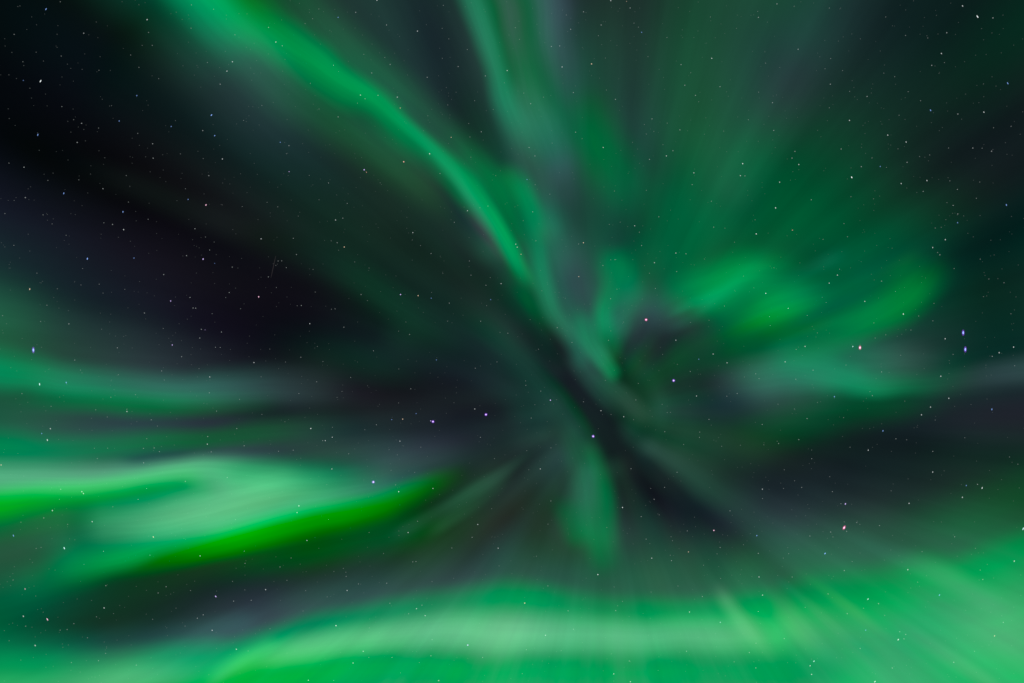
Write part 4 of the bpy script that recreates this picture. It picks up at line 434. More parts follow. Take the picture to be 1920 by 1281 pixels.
        ('core', 113.81, (1, 1), [(84.8,-129.6,44,44,0.0044,0.01,0.0096), (109.7,-174.6,53,47,0.009,0.0383,0.022), (131.2,-224.1,64,52,-0.0006,0.0754,0.0252), (140.3,-274.3,67,55,0.0013,0.0893,0.0335), (147.0,-324.7,67,57,-0.0055,0.0976,0.029), (160.5,-369.4,65,50,-0.0106,0.111,0.0244), (175.2,-409.4,56,48,-0.0053,0.0486,0.0065), (192.4,-449.4,44,39,-0.0018,0,-0.0049)]),
        ('east_edge', 112.81, (1, 1), [(132.5,-175.8,28,24,0.003,0.044,0.0131), (152.2,-215.8,31,27,0.0005,0.0496,0.0117), (168.1,-255.1,31,30,-0.0072,0.0444,0.0014), (178.5,-294.7,31,29,-0.0092,0.0681,0.0095), (183.5,-334.5,31,29,-0.0059,0.0385,0.0035), (182.5,-374.5,35,32,0.0022,0.0199,0.0068), (188.4,-414.5,35,32,0.0032,0.0071,0.0044)]),
        ('west_edge', 114.82, (1, 1), [(88.3,-280.0,48,39,-0.0062,0.0209,-0.0008), (103.2,-320.2,51,39,-0.014,0.0475,-0.0006), (118.4,-360.3,48,39,-0.0163,0.069,0.001), (138.7,-395.2,43,39,-0.0111,0.055,-0.0005)]),
        ('haze', 180.82, (1, 1), [(20.0,0.5,95,95,-0.0059,0.0008,-0.003), (45.0,-59.5,104,104,-0.0003,0,-0.0003), (65.0,-119.5,114,114,0.0011,0.01,0.0056), (80.0,-179.5,133,124,0.0098,0.0286,0.0246), (90.0,-239.5,142,133,0.0059,0.0319,0.0215), (100.0,-309.5,152,152,-0.002,0.0199,0.0016), (110.0,-379.5,162,152,0.0001,0,-0.012), (120.0,-439.5,152,152,0.0016,0,-0.0084)]),
    ]),
    ('aurora_arc', 'long mint aurora arc bending across the bottom over an emerald glow', 'aurora arc', 'bright aurora bands', [
        ('pale_crest', 102.84, (0, 1), [(-632.5,-698.8,35,36,0.0012,0,0.0023), (-601.8,-677.0,35,36,0.0089,0.0137,0.0089), (-542.1,-634.3,34,36,0.0149,0.0456,-0.0047), (-491.9,-603.7,37,38,0.0218,0.131,0.0084), (-439.9,-587.8,42,42,0.0617,0.236,0.0897), (-379.3,-574.7,48,48,0.07,0.301,0.11), (-309.9,-561.6,49,47,0.0587,0.337,0.106), (-239.8,-553.9,50,49,0.0672,0.356,0.109), (-169.8,-546.1,55,54,0.0541,0.363,0.112), (-100.0,-542.2,63,64,0.0666,0.396,0.13), (-30.2,-549.3,71,69,0.0866,0.429,0.147), (39.9,-549.8,66,58,0.0733,0.386,0.129), (110.0,-550.0,61,60,0.0395,0.337,0.103), (180.0,-551.9,56,61,0.0498,0.324,0.106), (250.0,-555.4,54,59,0.0468,0.295,0.0989), (320.0,-550.5,56,58,0.0421,0.272,0.0899), (384.9,-553.9,62,58,0.0533,0.284,0.0953), (439.9,-551.5,68,60,0.05,0.274,0.0804), (490.7,-553.5,62,59,0.0196,0.215,0.0472), (540.9,-548.3,59,58,0.0175,0.122,0.0294)]),
        ('emerald_shoulder', 105.85, (1, 1), [(-577.9,-593.8,45,47,0.0026,0,0.0017), (-517.2,-579.7,44,46,-0.017,0.0414,-0.0023), (-447.7,-557.4,45,46,-0.0425,0.106,-0.0067), (-368.2,-535.8,47,48,-0.0511,0.153,-0.0018), (-288.0,-521.8,48,50,-0.0409,0.151,-0.0004), (-208.5,-506.6,51,53,-0.0394,0.158,-0.002), (-128.7,-496.2,56,56,-0.0261,0.152,0.002), (-59.3,-490.2,61,60,-0.0439,0.175,-0.0043), (-0.3,-486.2,64,61,-0.055,0.203,-0.0134), (59.0,-491.9,62,60,-0.0439,0.195,-0.0033), (129.4,-503.8,59,57,-0.0235,0.162,0.0071), (199.8,-512.1,59,55,-0.032,0.142,-0.0074), (270.0,-512.3,57,54,-0.036,0.168,-0.0076), (340.3,-512.8,56,53,-0.0351,0.181,-0.0016), (411.7,-509.2,60,56,-0.039,0.185,0.001), (471.5,-501.5,62,63,-0.0209,0.108,-0.0012), (530.8,-496.9,61,62,-0.0094,0.0001,-0.0044)]),
        ('lower_glow', 108.85, (0, 1), [(-744.2,-711.1,87,95,-0.112,0.385,-0.0815), (-659.5,-690.7,89,96,-0.0966,0.364,-0.0638), (-561.8,-661.4,95,98,-0.087,0.329,-0.0687), (-462.5,-632.1,94,116,-0.0834,0.314,-0.0845), (-361.0,-618.5,89,121,-0.0859,0.295,-0.0681), (-260.1,-614.0,91,125,-0.0852,0.259,-0.0549), (-159.7,-614.0,91,125,-0.0756,0.229,-0.0518), (-60.0,-626.4,89,124,-0.0801,0.214,-0.0581), (40.0,-622.4,90,123,-0.0721,0.233,-0.0466), (140.0,-623.1,94,122,-0.0612,0.225,-0.0338), (240.0,-623.7,98,122,-0.0607,0.199,-0.0363), (340.0,-621.3,102,122,-0.063,0.176,-0.0414), (440.0,-620.1,103,121,-0.0589,0.136,-0.0419), (540.3,-617.6,106,119,-0.048,0.109,-0.0264), (641.1,-624.3,108,117,-0.0292,0.0896,-0.0122), (741.4,-640.3,107,116,-0.0133,0.0542,-0.011)]),
        ('vivid_streak', 101.86, (1, 1), [(-584.4,-654.3,34,18,0.008,0.0598,0.0311), (-544.0,-622.0,37,19,0.0212,0.103,0.0505), (-502.7,-595.5,37,23,0.0393,0.106,0.047), (-461.5,-571.3,33,23,0.0215,0.0796,0.0267), (-421.2,-556.2,27,18,0.0113,0.0363,0.0151)]),
        ('upper_haze', 165.86, (1, 1), [(-780.0,-599.5,114,95,0.0065,0.0163,-0.0006), (-700.0,-574.5,106,87,-0.0061,0.0206,0.0005), (-620.0,-547.5,99,84,-0.0101,0.0038,-0.016), (-540.0,-525.5,95,80,0.0063,0.0219,0.0071), (-460.0,-504.5,95,80,0.0089,0.0234,0.0202), (-370.0,-481.5,99,80,-0.0009,0.0382,0.0124), (-280.0,-459.5,103,84,-0.0045,0,-0.003), (-190.0,-441.5,106,87,-0.0026,0,-0.0052), (-100.0,-427.5,110,95,-0.0092,0,-0.014), (-10.0,-421.5,110,104,-0.0131,0,-0.0121), (80.0,-431.5,114,110,-0.013,0,-0.0187), (170.0,-447.5,122,114,-0.0167,0,-0.0225), (260.0,-457.5,125,114,-0.0111,0.0165,-0.0164), (350.0,-457.5,125,114,-0.0098,0.0079,-0.0114), (440.0,-444.5,125,114,-0.0104,0,-0.0073)]),
    ]),
    ('aurora_glow', 'teal glow in the bottom corner under the dark lane', 'aurora glow', 'glows low in the sky', [
        ('glow', 107.88, (0, 1), [(-1126.7,-642.6,86,74,-0.011,0.227,0.0535), (-1040.0,-635.1,86,74,-0.0095,0.239,0.0561), (-960.0,-627.5,80,75,-0.0034,0.256,0.061), (-880.0,-624.6,73,73,-0.014,0.264,0.0613), (-799.9,-623.8,70,71,-0.003,0.267,0.0639), (-719.7,-616.4,65,68,0.005,0.275,0.0661), (-649.7,-603.3,62,62,-0.0187,0.292,0.0674), (-579.3,-591.6,56,57,-0.0348,0.261,0.0602), (-507.5,-581.3,46,51,-0.0213,0.173,0.0366), (-437.4,-560.2,44,48,-0.0058,0.0893,0.0232), (-367.6,-539.7,38,45,0.0055,0.0373,0.0139)]),
        ('haze', 109.89, (0, 1), [(-1112.5,-578.2,70,72,0.0012,0.0761,0.0476), (-1040.0,-578.7,69,72,0.0003,0.0817,0.0431), (-960.0,-579.9,66,69,-0.0016,0.0903,0.0343), (-880.0,-579.0,64,66,-0.002,0.086,0.0402), (-799.9,-576.6,62,63,-0.0083,0.0541,0.0293), (-719.9,-568.5,56,57,-0.0022,0.0079,0.0135), (-649.8,-561.7,52,54,0.0022,0.0133,0.021), (-579.8,-550.5,49,51,0.0123,0.0576,0.0483), (-510.8,-534.2,48,49,0.0056,0.0435,0.0391), (-440.8,-518.2,42,43,0.0028,0.0237,0.019)]),
        ('rim', 104.89, (0, 1), [(-1097.7,-675.5,60,59,0.0252,0.156,0.0515), (-1040.2,-668.0,60,59,0.0248,0.161,0.054), (-960.3,-656.7,55,53,0.0223,0.165,0.0578), (-880.0,-655.5,53,51,0.0178,0.164,0.0545), (-800.1,-650.5,55,51,0.0335,0.166,0.0539), (-720.2,-641.5,57,52,0.0423,0.157,0.051), (-650.2,-634.0,50,46,0.0335,0.139,0.0553), (-580.4,-625.6,45,42,0.009,0.0997,0.049), (-520.9,-610.7,41,37,0.0004,0.0462,0.0038), (-460.7,-596.2,38,34,-0.0005,0,-0.0179)]),
    ]),
    ('aurora_glow', 'wide pale green glow with thin slanted rays filling the bottom corner', 'aurora glow', 'glows low in the sky', [
        ('emerald_rim', 106.91, (1, 0), [(421.3,-519.5,66,84,-0.0158,0.078,-0.0067), (491.8,-511.1,73,84,-0.0322,0.109,-0.0175), (559.9,-488.4,84,90,-0.0393,0.138,-0.0134), (630.6,-477.1,87,91,-0.0389,0.139,-0.0184), (701.1,-467.2,87,93,-0.0356,0.176,-0.0149), (770.6,-450.4,84,92,-0.0397,0.236,-0.0033), (843.8,-442.2,72,92,-0.0403,0.263,0.005), (916.3,-419.9,79,95,-0.0322,0.243,0.0156), (988.3,-390.5,80,95,-0.0236,0.178,0.0063), (1047.9,-352.7,83,95,-0.0241,0.132,-0.0034), (1129.8,-303.1,84,95,-0.0218,0.108,-0.0041)]),
        ('pale_body', 103.91, (1, 0), [(458.9,-541.8,67,83,-0.0054,0.112,0.0057), (539.4,-536.4,82,97,0.0069,0.172,0.0167), (619.6,-537.1,90,106,-0.0101,0.216,0.0214), (699.4,-537.2,100,113,-0.0327,0.235,0.0171), (779.8,-539.9,109,116,-0.0395,0.27,0.0325), (862.3,-539.2,117,123,-0.0215,0.322,0.045), (942.6,-518.9,132,138,-0.0097,0.345,0.0474), (1022.0,-497.2,131,138,-0.0249,0.335,0.0376), (1155.4,-462.9,130,138,-0.0278,0.323,0.0339)]),
        ('low_body', 104.92, (1, 0), [(560.9,-657.7,91,93,-0.0129,0.118,0.0073), (640.9,-647.4,99,94,-0.0173,0.186,0.0086), (721.1,-642.6,102,96,-0.0293,0.24,0.0094), (801.9,-638.9,103,98,-0.0369,0.26,0.0099), (882.2,-634.3,104,100,-0.0556,0.28,-0.006), (962.8,-628.8,104,102,-0.0589,0.325,0.0012), (1033.6,-616.2,102,100,-0.0586,0.348,0.0056), (1127.9,-600.9,101,98,-0.0616,0.355,0.005)]),
        ('upper_haze', 162.92, (1, 0), [(380.0,-419.5,125,125,0.0029,0.0516,0.006), (460.0,-419.5,125,125,-0.006,0.0429,0.0028), (540.0,-417.5,125,125,-0.0107,0.0611,0.0037), (620.0,-411.5,125,125,-0.0105,0.0658,0.007), (700.0,-399.5,125,125,-0.0093,0.0352,-0.0012), (780.0,-381.5,125,125,-0.0108,0.0469,-0.0035), (860.0,-357.5,125,125,-0.0085,0.0768,0.0053), (940.0,-327.5,125,125,-0.0069,0.0603,0.0032), (1030.0,-284.5,125,125,-0.0046,0.0252,-0.0001), (1143.1,-230.4,125,125,-0.002,0.0129,0.0003)]),
        ('ray', 102.43, (1, 1), [(376.9,-446.6,23,26,0.0401,0.055,0.0406), (406.7,-491.9,26,29,0.0462,0.0687,0.0482), (436.2,-530.8,29,30,0.0457,0.0479,0.0361), (466.3,-566.5,26,26,0.0283,0.0199,0.0214), (497.0,-608.0,20,20,-0.0048,0,0.0041), (521.9,-643.3,18,17,-0.0019,0,-0.0008)]),
        ('ray', 102.14, (1, 1), [(440.4,-434.1,24,24,-0.0036,0,-0.0013), (475.4,-469.1,30,29,-0.0007,0.0063,0.0036), (510.6,-506.9,39,37,0.0352,0.0622,0.0332), (543.1,-544.4,41,40,0.0535,0.0935,0.0463), (582.9,-583.6,32,32,-0.0022,0.0485,0.0232), (628.1,-626.4,27,27,0.0027,0.0192,0.0113)]),
        ('ray', 101.94, (1, 1), [(478.8,-431.0,13,14,-0.0041,0.0139,0.0068), (523.7,-465.1,16,17,-0.0031,0.0317,0.0167), (567.8,-502.2,19,20,0.0205,0.0288,0.0183), (612.4,-538.9,18,20,0.0194,0.0237,0.0191), (657.9,-574.1,16,17,-0.0175,0.0082,0.0022), (708.3,-612.0,13,14,-0.0037,0.0068,0.0036)]),
        ('ray', 102.05, (1, 1), [(518.8,-416.2,13,14,0.0023,0.0201,0.002), (573.8,-456.3,16,17,-0.0026,0.0266,-0.0006), (628.0,-496.1,18,20,0.0237,0.0314,0.007), (677.4,-534.8,18,20,0.0146,0.0093,0.0068), (728.2,-571.8,16,17,-0.0104,0,-0.0022), (783.6,-611.5,13,14,-0.0018,0,-0.0005)]),
        ('ray', 102.25, (1, 1), [(601.7,-355.4,24,22,-0.0003,0.0015,0.0005), (671.9,-384.8,30,28,-0.0029,0.009,0.0027), (742.9,-410.8,36,33,0.005,0.0307,0.0198), (814.8,-442.0,39,35,0.0333,0.0541,0.0446), (884.5,-481.6,39,35,0.0174,0.0384,0.0286), (953.9,-520.5,33,29,0.0061,0.0184,0.0125)]),
        ('ray', 102.56, (1, 1), [(629.0,-461.0,17,18,0.0011,0,-0.0008), (693.8,-503.1,20,20,0.0046,0,0.0035), (758.5,-549.6,26,26,0.0141,0.0108,0.0224), (823.4,-593.8,28,29,0.034,0.024,0.0343), (888.7,-636.3,26,26,0.0381,0.0228,0.0312), (948.7,-679.3,20,20,0.0313,0.02,0.0292)]),
    ]),
    ('aurora_streak', 'very faint dark green arc along the rim of the dark violet gap', 'aurora streak', 'streaks along the dark sky', [
        ('core', 145.97, (1, 1), [(-897.3,375.9,44,42,-0.0001,0,0.0018), (-807.2,331.7,44,45,-0.0005,0,0.0001), (-717.1,295.9,48,48,0.0026,0.005,0.0046), (-627.0,257.5,47,51,0.0003,0.0038,0.0015), (-538.3,220.0,50,51,0.0041,0.0062,0.0063), (-448.6,189.0,52,54,-0.0025,0,-0.0049), (-358.5,153.9,55,54,0.0009,0.0037,0.004), (-278.9,112.6,55,54,0.0015,0.022,0.0081), (-201.1,63.9,55,56,0.003,0.0282,0.0146), (-120.3,20.1,58,56,0.0019,0.0129,0.0091), (-49.9,-14.6,58,53,0.0015,0.0055,0.007), (10.2,-59.4,55,50,0.0033,0.0097,0.0082), (60.8,-113.8,50,44,0.0044,0.0121,0.0109), (100.7,-169.1,44,35,0.0086,0.0322,0.0226)]),
        ('inner_haze', 146.98, (1, 1), [(-259.9,20.8,58,58,0.0024,0.0275,0.0127), (-180.1,0.7,64,64,0.0009,0.0087,0.0028), (-100.2,-24.7,70,67,0.0005,0.0022,0.0031), (-30.6,-60.2,70,67,0.0041,0.0165,0.013), (29.2,-120.1,70,67,-0.0001,0.0173,0.0097), (69.2,-189.9,64,64,-0.0021,0.0023,0.0008)]),
    ]),
    ('aurora_ray', 'dim teal rays edging the dark rift as it runs through the corona', 'aurora ray', 'rays of the aurora corona', [
        ('dusky_edge', 127.0, (1, 1), [(-140.2,95.3,38,38,0.0004,0,0.0006), (-80.2,50.3,41,41,0.0006,0,-0.0012), (-25.3,5.2,44,44,-0.0012,0.0173,0.0078), (24.2,-40.3,43,46,0.0049,0.0262,0.0182), (69.4,-88.1,40,49,0.0073,0.0249,0.021), (103.6,-135.5,35,49,0.0016,0.0313,0.0185), (130.9,-178.0,29,46,-0.0044,0,-0.0013), (149.0,-220.0,26,40,0.0037,0,0.002)]),
        ('green_rim', 128.0, (1, 1), [(25.4,-24.1,18,17,-0.0023,0,-0.0019), (60.4,-59.1,19,20,-0.0028,0,-0.0028), (92.6,-94.1,19,22,-0.0049,0.0056,-0.0059), (120.8,-131.1,19,22,-0.0055,0.012,-0.0065), (144.0,-166.9,18,20,-0.0031,0.0147,-0.0012), (160.9,-204.2,15,17,0.001,0.0031,0.0001)]),
        ('inner_rim', 126.01, (1, 1), [(-5.3,123.7,28,24,-0.0068,0.023,0.0005), (30.3,74.3,29,24,-0.0071,0.0398,0.0011), (65.4,24.3,29,24,-0.0015,0,-0.0049), (100.6,-23.1,29,25,0.0012,0,-0.0006), (138.2,-69.2,30,26,0.0057,0.0369,0.0243), (174.4,-110.0,30,26,0.004,0.0237,0.0155), (213.8,-145.1,26,26,0.0029,0.0151,0.0063)]),
    ]),
]


def build_aurora():
    for name, label, cat, group, parts in BANDS:
        built = [(pn, sheet(alt, fade, st)) for pn, alt, fade, st in parts]
        mid = Vector((0, 0, 0)); k = 0
        for pn, b in built:
            for p in b[0]: mid += p; k += 1
        mid /= k
        if name == 'diffuse_aurora':
            o = link(name, mesh_from(name, [b for _, b in built], mid), AUR_SOFT)
            o.location = mid
            tag(o, "dim grey green diffuse light filling the sky between the bright bands", "diffuse aurora", kind="stuff")
            continue
        if len(built) == 1:
            o = link(name, mesh_from(name, [built[0][1]], mid), AUR_BRIGHT)
            o.location = mid
            tag(o, label, cat, group)
            continue
        mid.z = min(p.z for _, b in built for p in b[0])
        root = bpy.data.objects.new(name, None); col.objects.link(root)
        root.location = mid; root.empty_display_size = 5000.0
        tag(root, label, cat, group)
        for pn, b in built:
            link(pn, mesh_from(pn, [b], mid), AUR_SOFT if 'haze' in pn else AUR_RAYED if name in ('aurora_glow', 'aurora_arc') else AUR_BRIGHT, root)


# ---------------------------------------------------------------- stars
STAR_R = 9.0e4
STARS = [
(251.5,40.8,7,'p',"brilliant pink star at the lip of the dipper bowl, under the emerald fan"),
(846.0,16.5,7,'b',"brilliant blue spiked star above its twin, in the dark beyond the fan"),
(-897.5,-16.0,7,'b',"brilliant blue spiked star just over the topmost teal streak"),
(-48.8,-137.0,7,'v',"brilliant violet star first along the dipper handle from the bowl"),
(-148.2,-150.2,7,'v',"brilliant violet star in the middle of the dipper handle, with a close companion"),
(-260.0,-263.5,7,'v',"brilliant violet star ending the dipper handle, over the vivid green edge"),
(152.2,-177.8,7,'v',"brilliant violet star at the inner bottom corner of the dipper bowl, beside the dark rift"),
(303.0,-73.2,7,'v',"brilliant violet star at the outer bottom corner of the dipper bowl"),
(652.5,-11.5,7,'p',"brilliant red spiked star over the teal tail, with a cyan neighbour"),
(850.0,-14.8,7,'b',"brilliant blue spiked star below its twin, in the dark beyond the fan"),
(622.8,-349.0,7,'p',"brilliant pink slanted star above the pale corner glow"),
(-884.0,488.2,6,'w',"very bright white slanted star in the black corner beside the broad band"),
(-563.5,424.5,6,'b',"very bright blue white slanted star below the broad band's hazy flank"),
(-203.0,337.0,6,'r',"bright orange red star between the broad band and a violet star"),
(-277.2,322.0,6,'v',"bright violet star beside the orange red star under the broad band"),
(872.8,609.2,6,'w',"very bright white star high in the corner opposite the broad band"),
(-573.8,256.0,6,'p',"bright pink slanted star alone above the dark violet gap"),
(-796.2,155.2,6,'b',"very bright blue star alone amid the dark haze over the teal streaks"),
(-579.2,154.5,6,'v',"bright violet white star at the upper rim of the dark violet gap"),
(-209.0,88.0,6,'v',"very bright violet star beside an orange one on the faint green arc"),
(-475.0,83.8,6,'p',"bright pink red star below a faint meteor streak in the dark gap"),
(637.0,307.8,6,'w',"very bright white slanted star over the upper rim of the fan"),
(-885.8,-80.2,6,'c',"very bright cyan star inside the topmost teal streak"),
(72.0,-110.0,6,'v',"violet star where the dipper bowl meets its handle"),
(625.2,-304.5,6,'v',"bright violet slanted star straight above the pink slanted star"),
(-871.2,-521.0,6,'p',"bright pink white slanted star in the dark patch of the bottom corner"),
(-555.5,-478.0,6,'v',"bright violet slanted star in the dark lane over the mint arc"),
(-839.5,-387.5,6,'c',"bright cyan white star on the pale glow under the vivid rim"),
(-83.0,-569.2,6,'v',"bright violet white flat star on the lower edge of the mint arc"),
(378.5,-354.2,6,'p',"bright red pink slanted star below the dark rift's lower end"),
(587.0,-397.5,6,'b',"bright blue star in the dusk just above the pale corner glow"),
(958.5,-351.2,6,'c',"bright cyan white star cut by the picture's edge, over the pale corner glow"),
(-873.8,623.2,5,'b',"bright blue star topmost in the black corner beside the broad band"),
(-889.2,387.5,5,'b',"bright blue star under the white slanted one in the black corner"),
(-557.5,386.0,5,'b',"bright blue double star just under the blue white slanted star"),
(-154.5,352.0,5,'w',"bright white star sitting on the lower flank of the broad band"),
(149.2,520.5,5,'o',"bright orange white star just past the grey ray near the top"),
(432.5,333.5,5,'w',"bright white star on the diagonal ray over the fan"),
(929.5,484.2,5,'b',"bright blue star at the edge under the white dark corner star"),
(784.8,433.5,5,'b',"bright blue star in the open dusk above the fan's outer curve"),
(-840.5,277.8,5,'b',"bright blue star on the black streak above the dark haze"),
(-729.5,243.2,5,'b',"bright pale blue star below the black streak, over a white one"),
(-904.2,98.2,5,'o',"bright orange white star fading into green haze at the edge"),
(-640.0,76.0,5,'v',"bright violet white star low in the dark violet gap"),
(-314.5,177.2,5,'o',"bright orange star in the dusk over the faint green arc"),
(-176.0,86.0,5,'o',"bright orange star beside the violet one on the faint green arc"),
(134.0,185.2,5,'o',"bright orange star on the dark gap between pale curtain and fan"),
(458.0,201.8,5,'w',"bright white star in the deep green above the fan's inner patch"),
(475.8,90.2,5,'w',"bright white star between the two brightest patches of the fan"),
(494.2,250.5,5,'w',"bright white star in the green veil over the fan, above a reddish one"),
(733.8,51.5,5,'w',"bright white star on the lower rim of the fan's outer edge"),
(927.0,256.0,5,'b',"bright blue star alone in the dark beyond the fan's curve"),
(-835.8,-77.0,5,'b',"bright blue star inside the topmost teal streak, beside the cyan one"),
(-637.0,-6.5,5,'v',"bright violet star where the dark gap meets the grey haze"),
(-871.2,-184.8,5,'w',"bright white star on the dim second streak, under two lesser ones"),
(-152.5,-148.8,5,'v',"lesser violet companion touching the middle star of the dipper handle"),
(-205.0,-145.5,5,'o',"bright orange star between two blue ones near the dipper handle"),
(-377.2,-163.2,5,'w',"bright white star in the dusk over the pale wash, with three lesser stars below"),
(-212.5,-281.5,5,'w',"bright white star on the vivid green edge below the dipper handle end"),
(-399.5,-308.2,5,'w',"bright white star over the pale wash just above the vivid edge"),
(207.2,-311.2,5,'w',"bright yellow white star beside the hanging curtain's dark side"),
(639.0,-9.5,5,'c',"bright cyan star close beside the red spiked star over the teal tail"),
(604.5,-103.5,5,'b',"bright blue star under the brightest part of the teal tail"),
(899.8,-127.2,5,'b',"bright blue star in the dark under the teal tail's grey end"),
(695.5,-167.5,5,'b',"bright bluish star in the blackest patch under the teal tail"),
(881.5,-274.8,5,'w',"bright white star with a fainter one above it, over the corner glow"),
(-672.5,-366.5,5,'o',"bright orange white star on the pale wash above the vivid edge"),
(-934.8,-364.0,5,'b',"bright blue star on the dusky glow near the edge, under the vivid rim"),
(-330.0,-532.8,5,'w',"bright white double star over the upper slope of the mint arc"),
(23.8,-490.5,5,'o',"bright orange white star on the top of the mint arc"),
(161.0,-437.0,5,'w',"bright white star below the foot of the hanging curtain"),
(459.0,-364.0,5,'b',"bright blue slanted star beside the red pink slanted one below the rift"),
(801.5,-475.5,5,'b',"bright white blue star in the green of the pale corner glow"),
(667.5,-483.0,5,'c',"bright cyan double star near the thin rays of the corner glow"),
(566.2,-599.5,5,'c',"bright cyan slanted star low on the pale corner glow, over two fainter ones"),
(724.2,-559.0,5,'w',"bright bluish star lowest of a little cluster on the corner glow"),
(680.5,-637.8,5,'w',"bright white star at the bottom edge under the corner glow"),
(-684.2,603.5,4,'w',"clear white star at three o'clock from the topmost blue corner star"),
(-703.5,461.0,4,'b',"clear blue star at nine o'clock from the upper blue slanted star"),
(-736.5,413.5,4,'b',"clear blue star at three o'clock from the lower blue corner star"),
(-639.0,403.2,4,'b',"clear blue star at eight o'clock from the upper blue slanted star"),
(-524.2,524.5,4,'w',"second clear white star at one o'clock from the upper blue slanted star"),
(-534.5,507.0,4,'w',"first clear white star at one o'clock from the upper blue slanted star"),
(-543.0,342.2,4,'w',"clear white star at six o'clock from the upper blue slanted star"),
(-326.0,607.8,4,'b',"clear blue star at eleven o'clock from the orange red star by the band"),
(-253.2,639.8,4,'w',"clear white star at eleven o'clock from the white star on the broad band"),
(-177.2,582.0,4,'w',"clear white star at twelve o'clock from the white star on the broad band"),
(-442.8,561.5,4,'w',"third clear white star at one o'clock from the upper blue slanted star"),
(-284.2,462.0,4,'w',"clear white star at eleven o'clock from the orange red star by the band"),
(-215.0,458.2,4,'w',"clear white star at twelve o'clock from the orange red star by the band"),
(-209.5,437.8,4,'o',"clear orange star at twelve o'clock from the orange red star by the band"),
(-114.0,382.8,4,'o',"clear orange star at two o'clock from the white star on the broad band"),
(-9.0,508.0,4,'w',"farther clear white star at nine o'clock from the orange star past the grey ray"),
(-434.5,373.5,4,'b',"clear blue star at four o'clock from the upper blue slanted star"),
(185.2,639.2,4,'w',"clear white star at one o'clock from the orange star past the grey ray"),
(243.0,579.8,4,'b',"clear blue star at two o'clock from the orange star past the grey ray"),
(94.0,514.8,4,'w',"nearer clear white star at nine o'clock from the orange star past the grey ray"),
(374.5,531.0,4,'w',"clear white star at eleven o'clock from the white star on the diagonal ray"),
(171.0,363.8,4,'w',"clear white star at six o'clock from the orange star past the grey ray"),
(289.5,348.0,4,'w',"farther clear white star at nine o'clock from the white star on the diagonal ray"),
(844.8,629.2,4,'w',"clear white star at ten o'clock from the white star of the dark corner"),
(805.2,540.0,4,'w',"clear white star at seven o'clock from the white star of the dark corner"),
(632.8,414.5,4,'w',"clear white star at twelve o'clock from the white slanted star over the fan"),
(704.5,387.0,4,'w',"clear white star at eight o'clock from the blue star above the fan"),
(739.0,374.0,4,'w',"clear white star at seven o'clock from the blue star above the fan"),
(690.5,328.2,4,'b',"clear blue star at two o'clock from the white slanted star over the fan"),
(537.8,331.8,4,'w',"clear white star at one o'clock from the white star in the green veil"),
(884.8,430.0,4,'w',"clear white star at seven o'clock from the blue star by the edge"),
(-728.2,209.8,4,'w',"clear white star at six o'clock from the pale blue streak star"),
(-607.2,266.5,4,'b',"clear blue star at ten o'clock from the pink star over the violet gap"),
(-708.8,156.5,4,'b',"clear blue star at three o'clock from the lone blue haze star"),
(-272.8,317.5,4,'r',"clear red star at eight o'clock from the orange red star by the band"),
(-418.0,318.5,4,'v',"clear violet star at two o'clock from the pink star over the violet gap"),
(-470.5,192.5,4,'w',"clear white star at twelve o'clock from the pink red star under the meteor"),
(-330.8,227.8,4,'w',"clear white star at eleven o'clock from the orange star over the faint arc"),
(-186.0,204.2,4,'w',"clear white star at twelve o'clock from the violet star on the faint arc"),
(-83.5,245.2,4,'w',"clear white star at five o'clock from the white star on the broad band"),
(-20.5,108.5,4,'w',"clear white star at eight o'clock from the orange star by the pale curtain"),
(-40.0,78.5,4,'b',"farther clear blue star at three o'clock from the violet star on the faint arc"),
(-151.5,81.2,4,'b',"nearer clear blue star at three o'clock from the violet star on the faint arc"),
(-379.2,33.5,4,'w',"clear white star at four o'clock from the pink red star under the meteor"),
(7.0,182.5,4,'w',"farther clear white star at nine o'clock from the orange star by the pale curtain"),
(9.8,176.8,4,'w',"nearer clear white star at nine o'clock from the orange star by the pale curtain"),
(17.0,163.5,4,'o',"clear orange star at nine o'clock from the orange star by the pale curtain"),
(230.0,217.0,4,'w',"clear white star at two o'clock from the orange star by the pale curtain"),
(341.0,316.2,4,'w',"nearer clear white star at nine o'clock from the white star on the diagonal ray"),
(428.2,311.0,4,'w',"clear white star at six o'clock from the white star on the diagonal ray"),
(307.2,165.8,4,'w',"clear white star at one o'clock from the pink star of the dipper bowl"),
(267.0,147.8,4,'w',"clear white star at twelve o'clock from the pink star of the dipper bowl"),
(125.2,121.8,4,'o',"clear orange star at six o'clock from the orange star by the pale curtain"),
(28.2,303.8,4,'b',"clear blue star at eleven o'clock from the orange star by the pale curtain"),
(307.2,2.5,4,'w',"clear white star at four o'clock from the pink star of the dipper bowl"),
(501.8,298.8,4,'w',"clear white star at twelve o'clock from the white star in the green veil"),
(525.8,208.8,4,'r',"clear red star at five o'clock from the white star in the green veil"),
(610.2,124.5,4,'w',"farther clear white star at three o'clock from the white star between the patches"),
(594.8,109.5,4,'w',"nearer clear white star at three o'clock from the white star between the patches"),
(661.5,75.2,4,'w',"clear white star at ten o'clock from the white star on the fan rim"),
(517.8,62.2,4,'w',"clear white star at four o'clock from the white star between the patches"),
(788.8,176.2,4,'w',"clear white star at one o'clock from the white star on the fan rim"),
(812.5,191.0,4,'w',"clear white star at eight o'clock from the lone blue star beyond the fan"),
(835.5,222.8,4,'b',"clear blue star at eight o'clock from the lone blue star beyond the fan"),
(729.8,296.2,4,'w',"clear white star at three o'clock from the white slanted star over the fan"),
(778.0,301.8,4,'w',"clear white star at six o'clock from the blue star above the fan"),
(812.2,5.2,4,'w',"clear white star at eight o'clock from the upper blue twin star"),
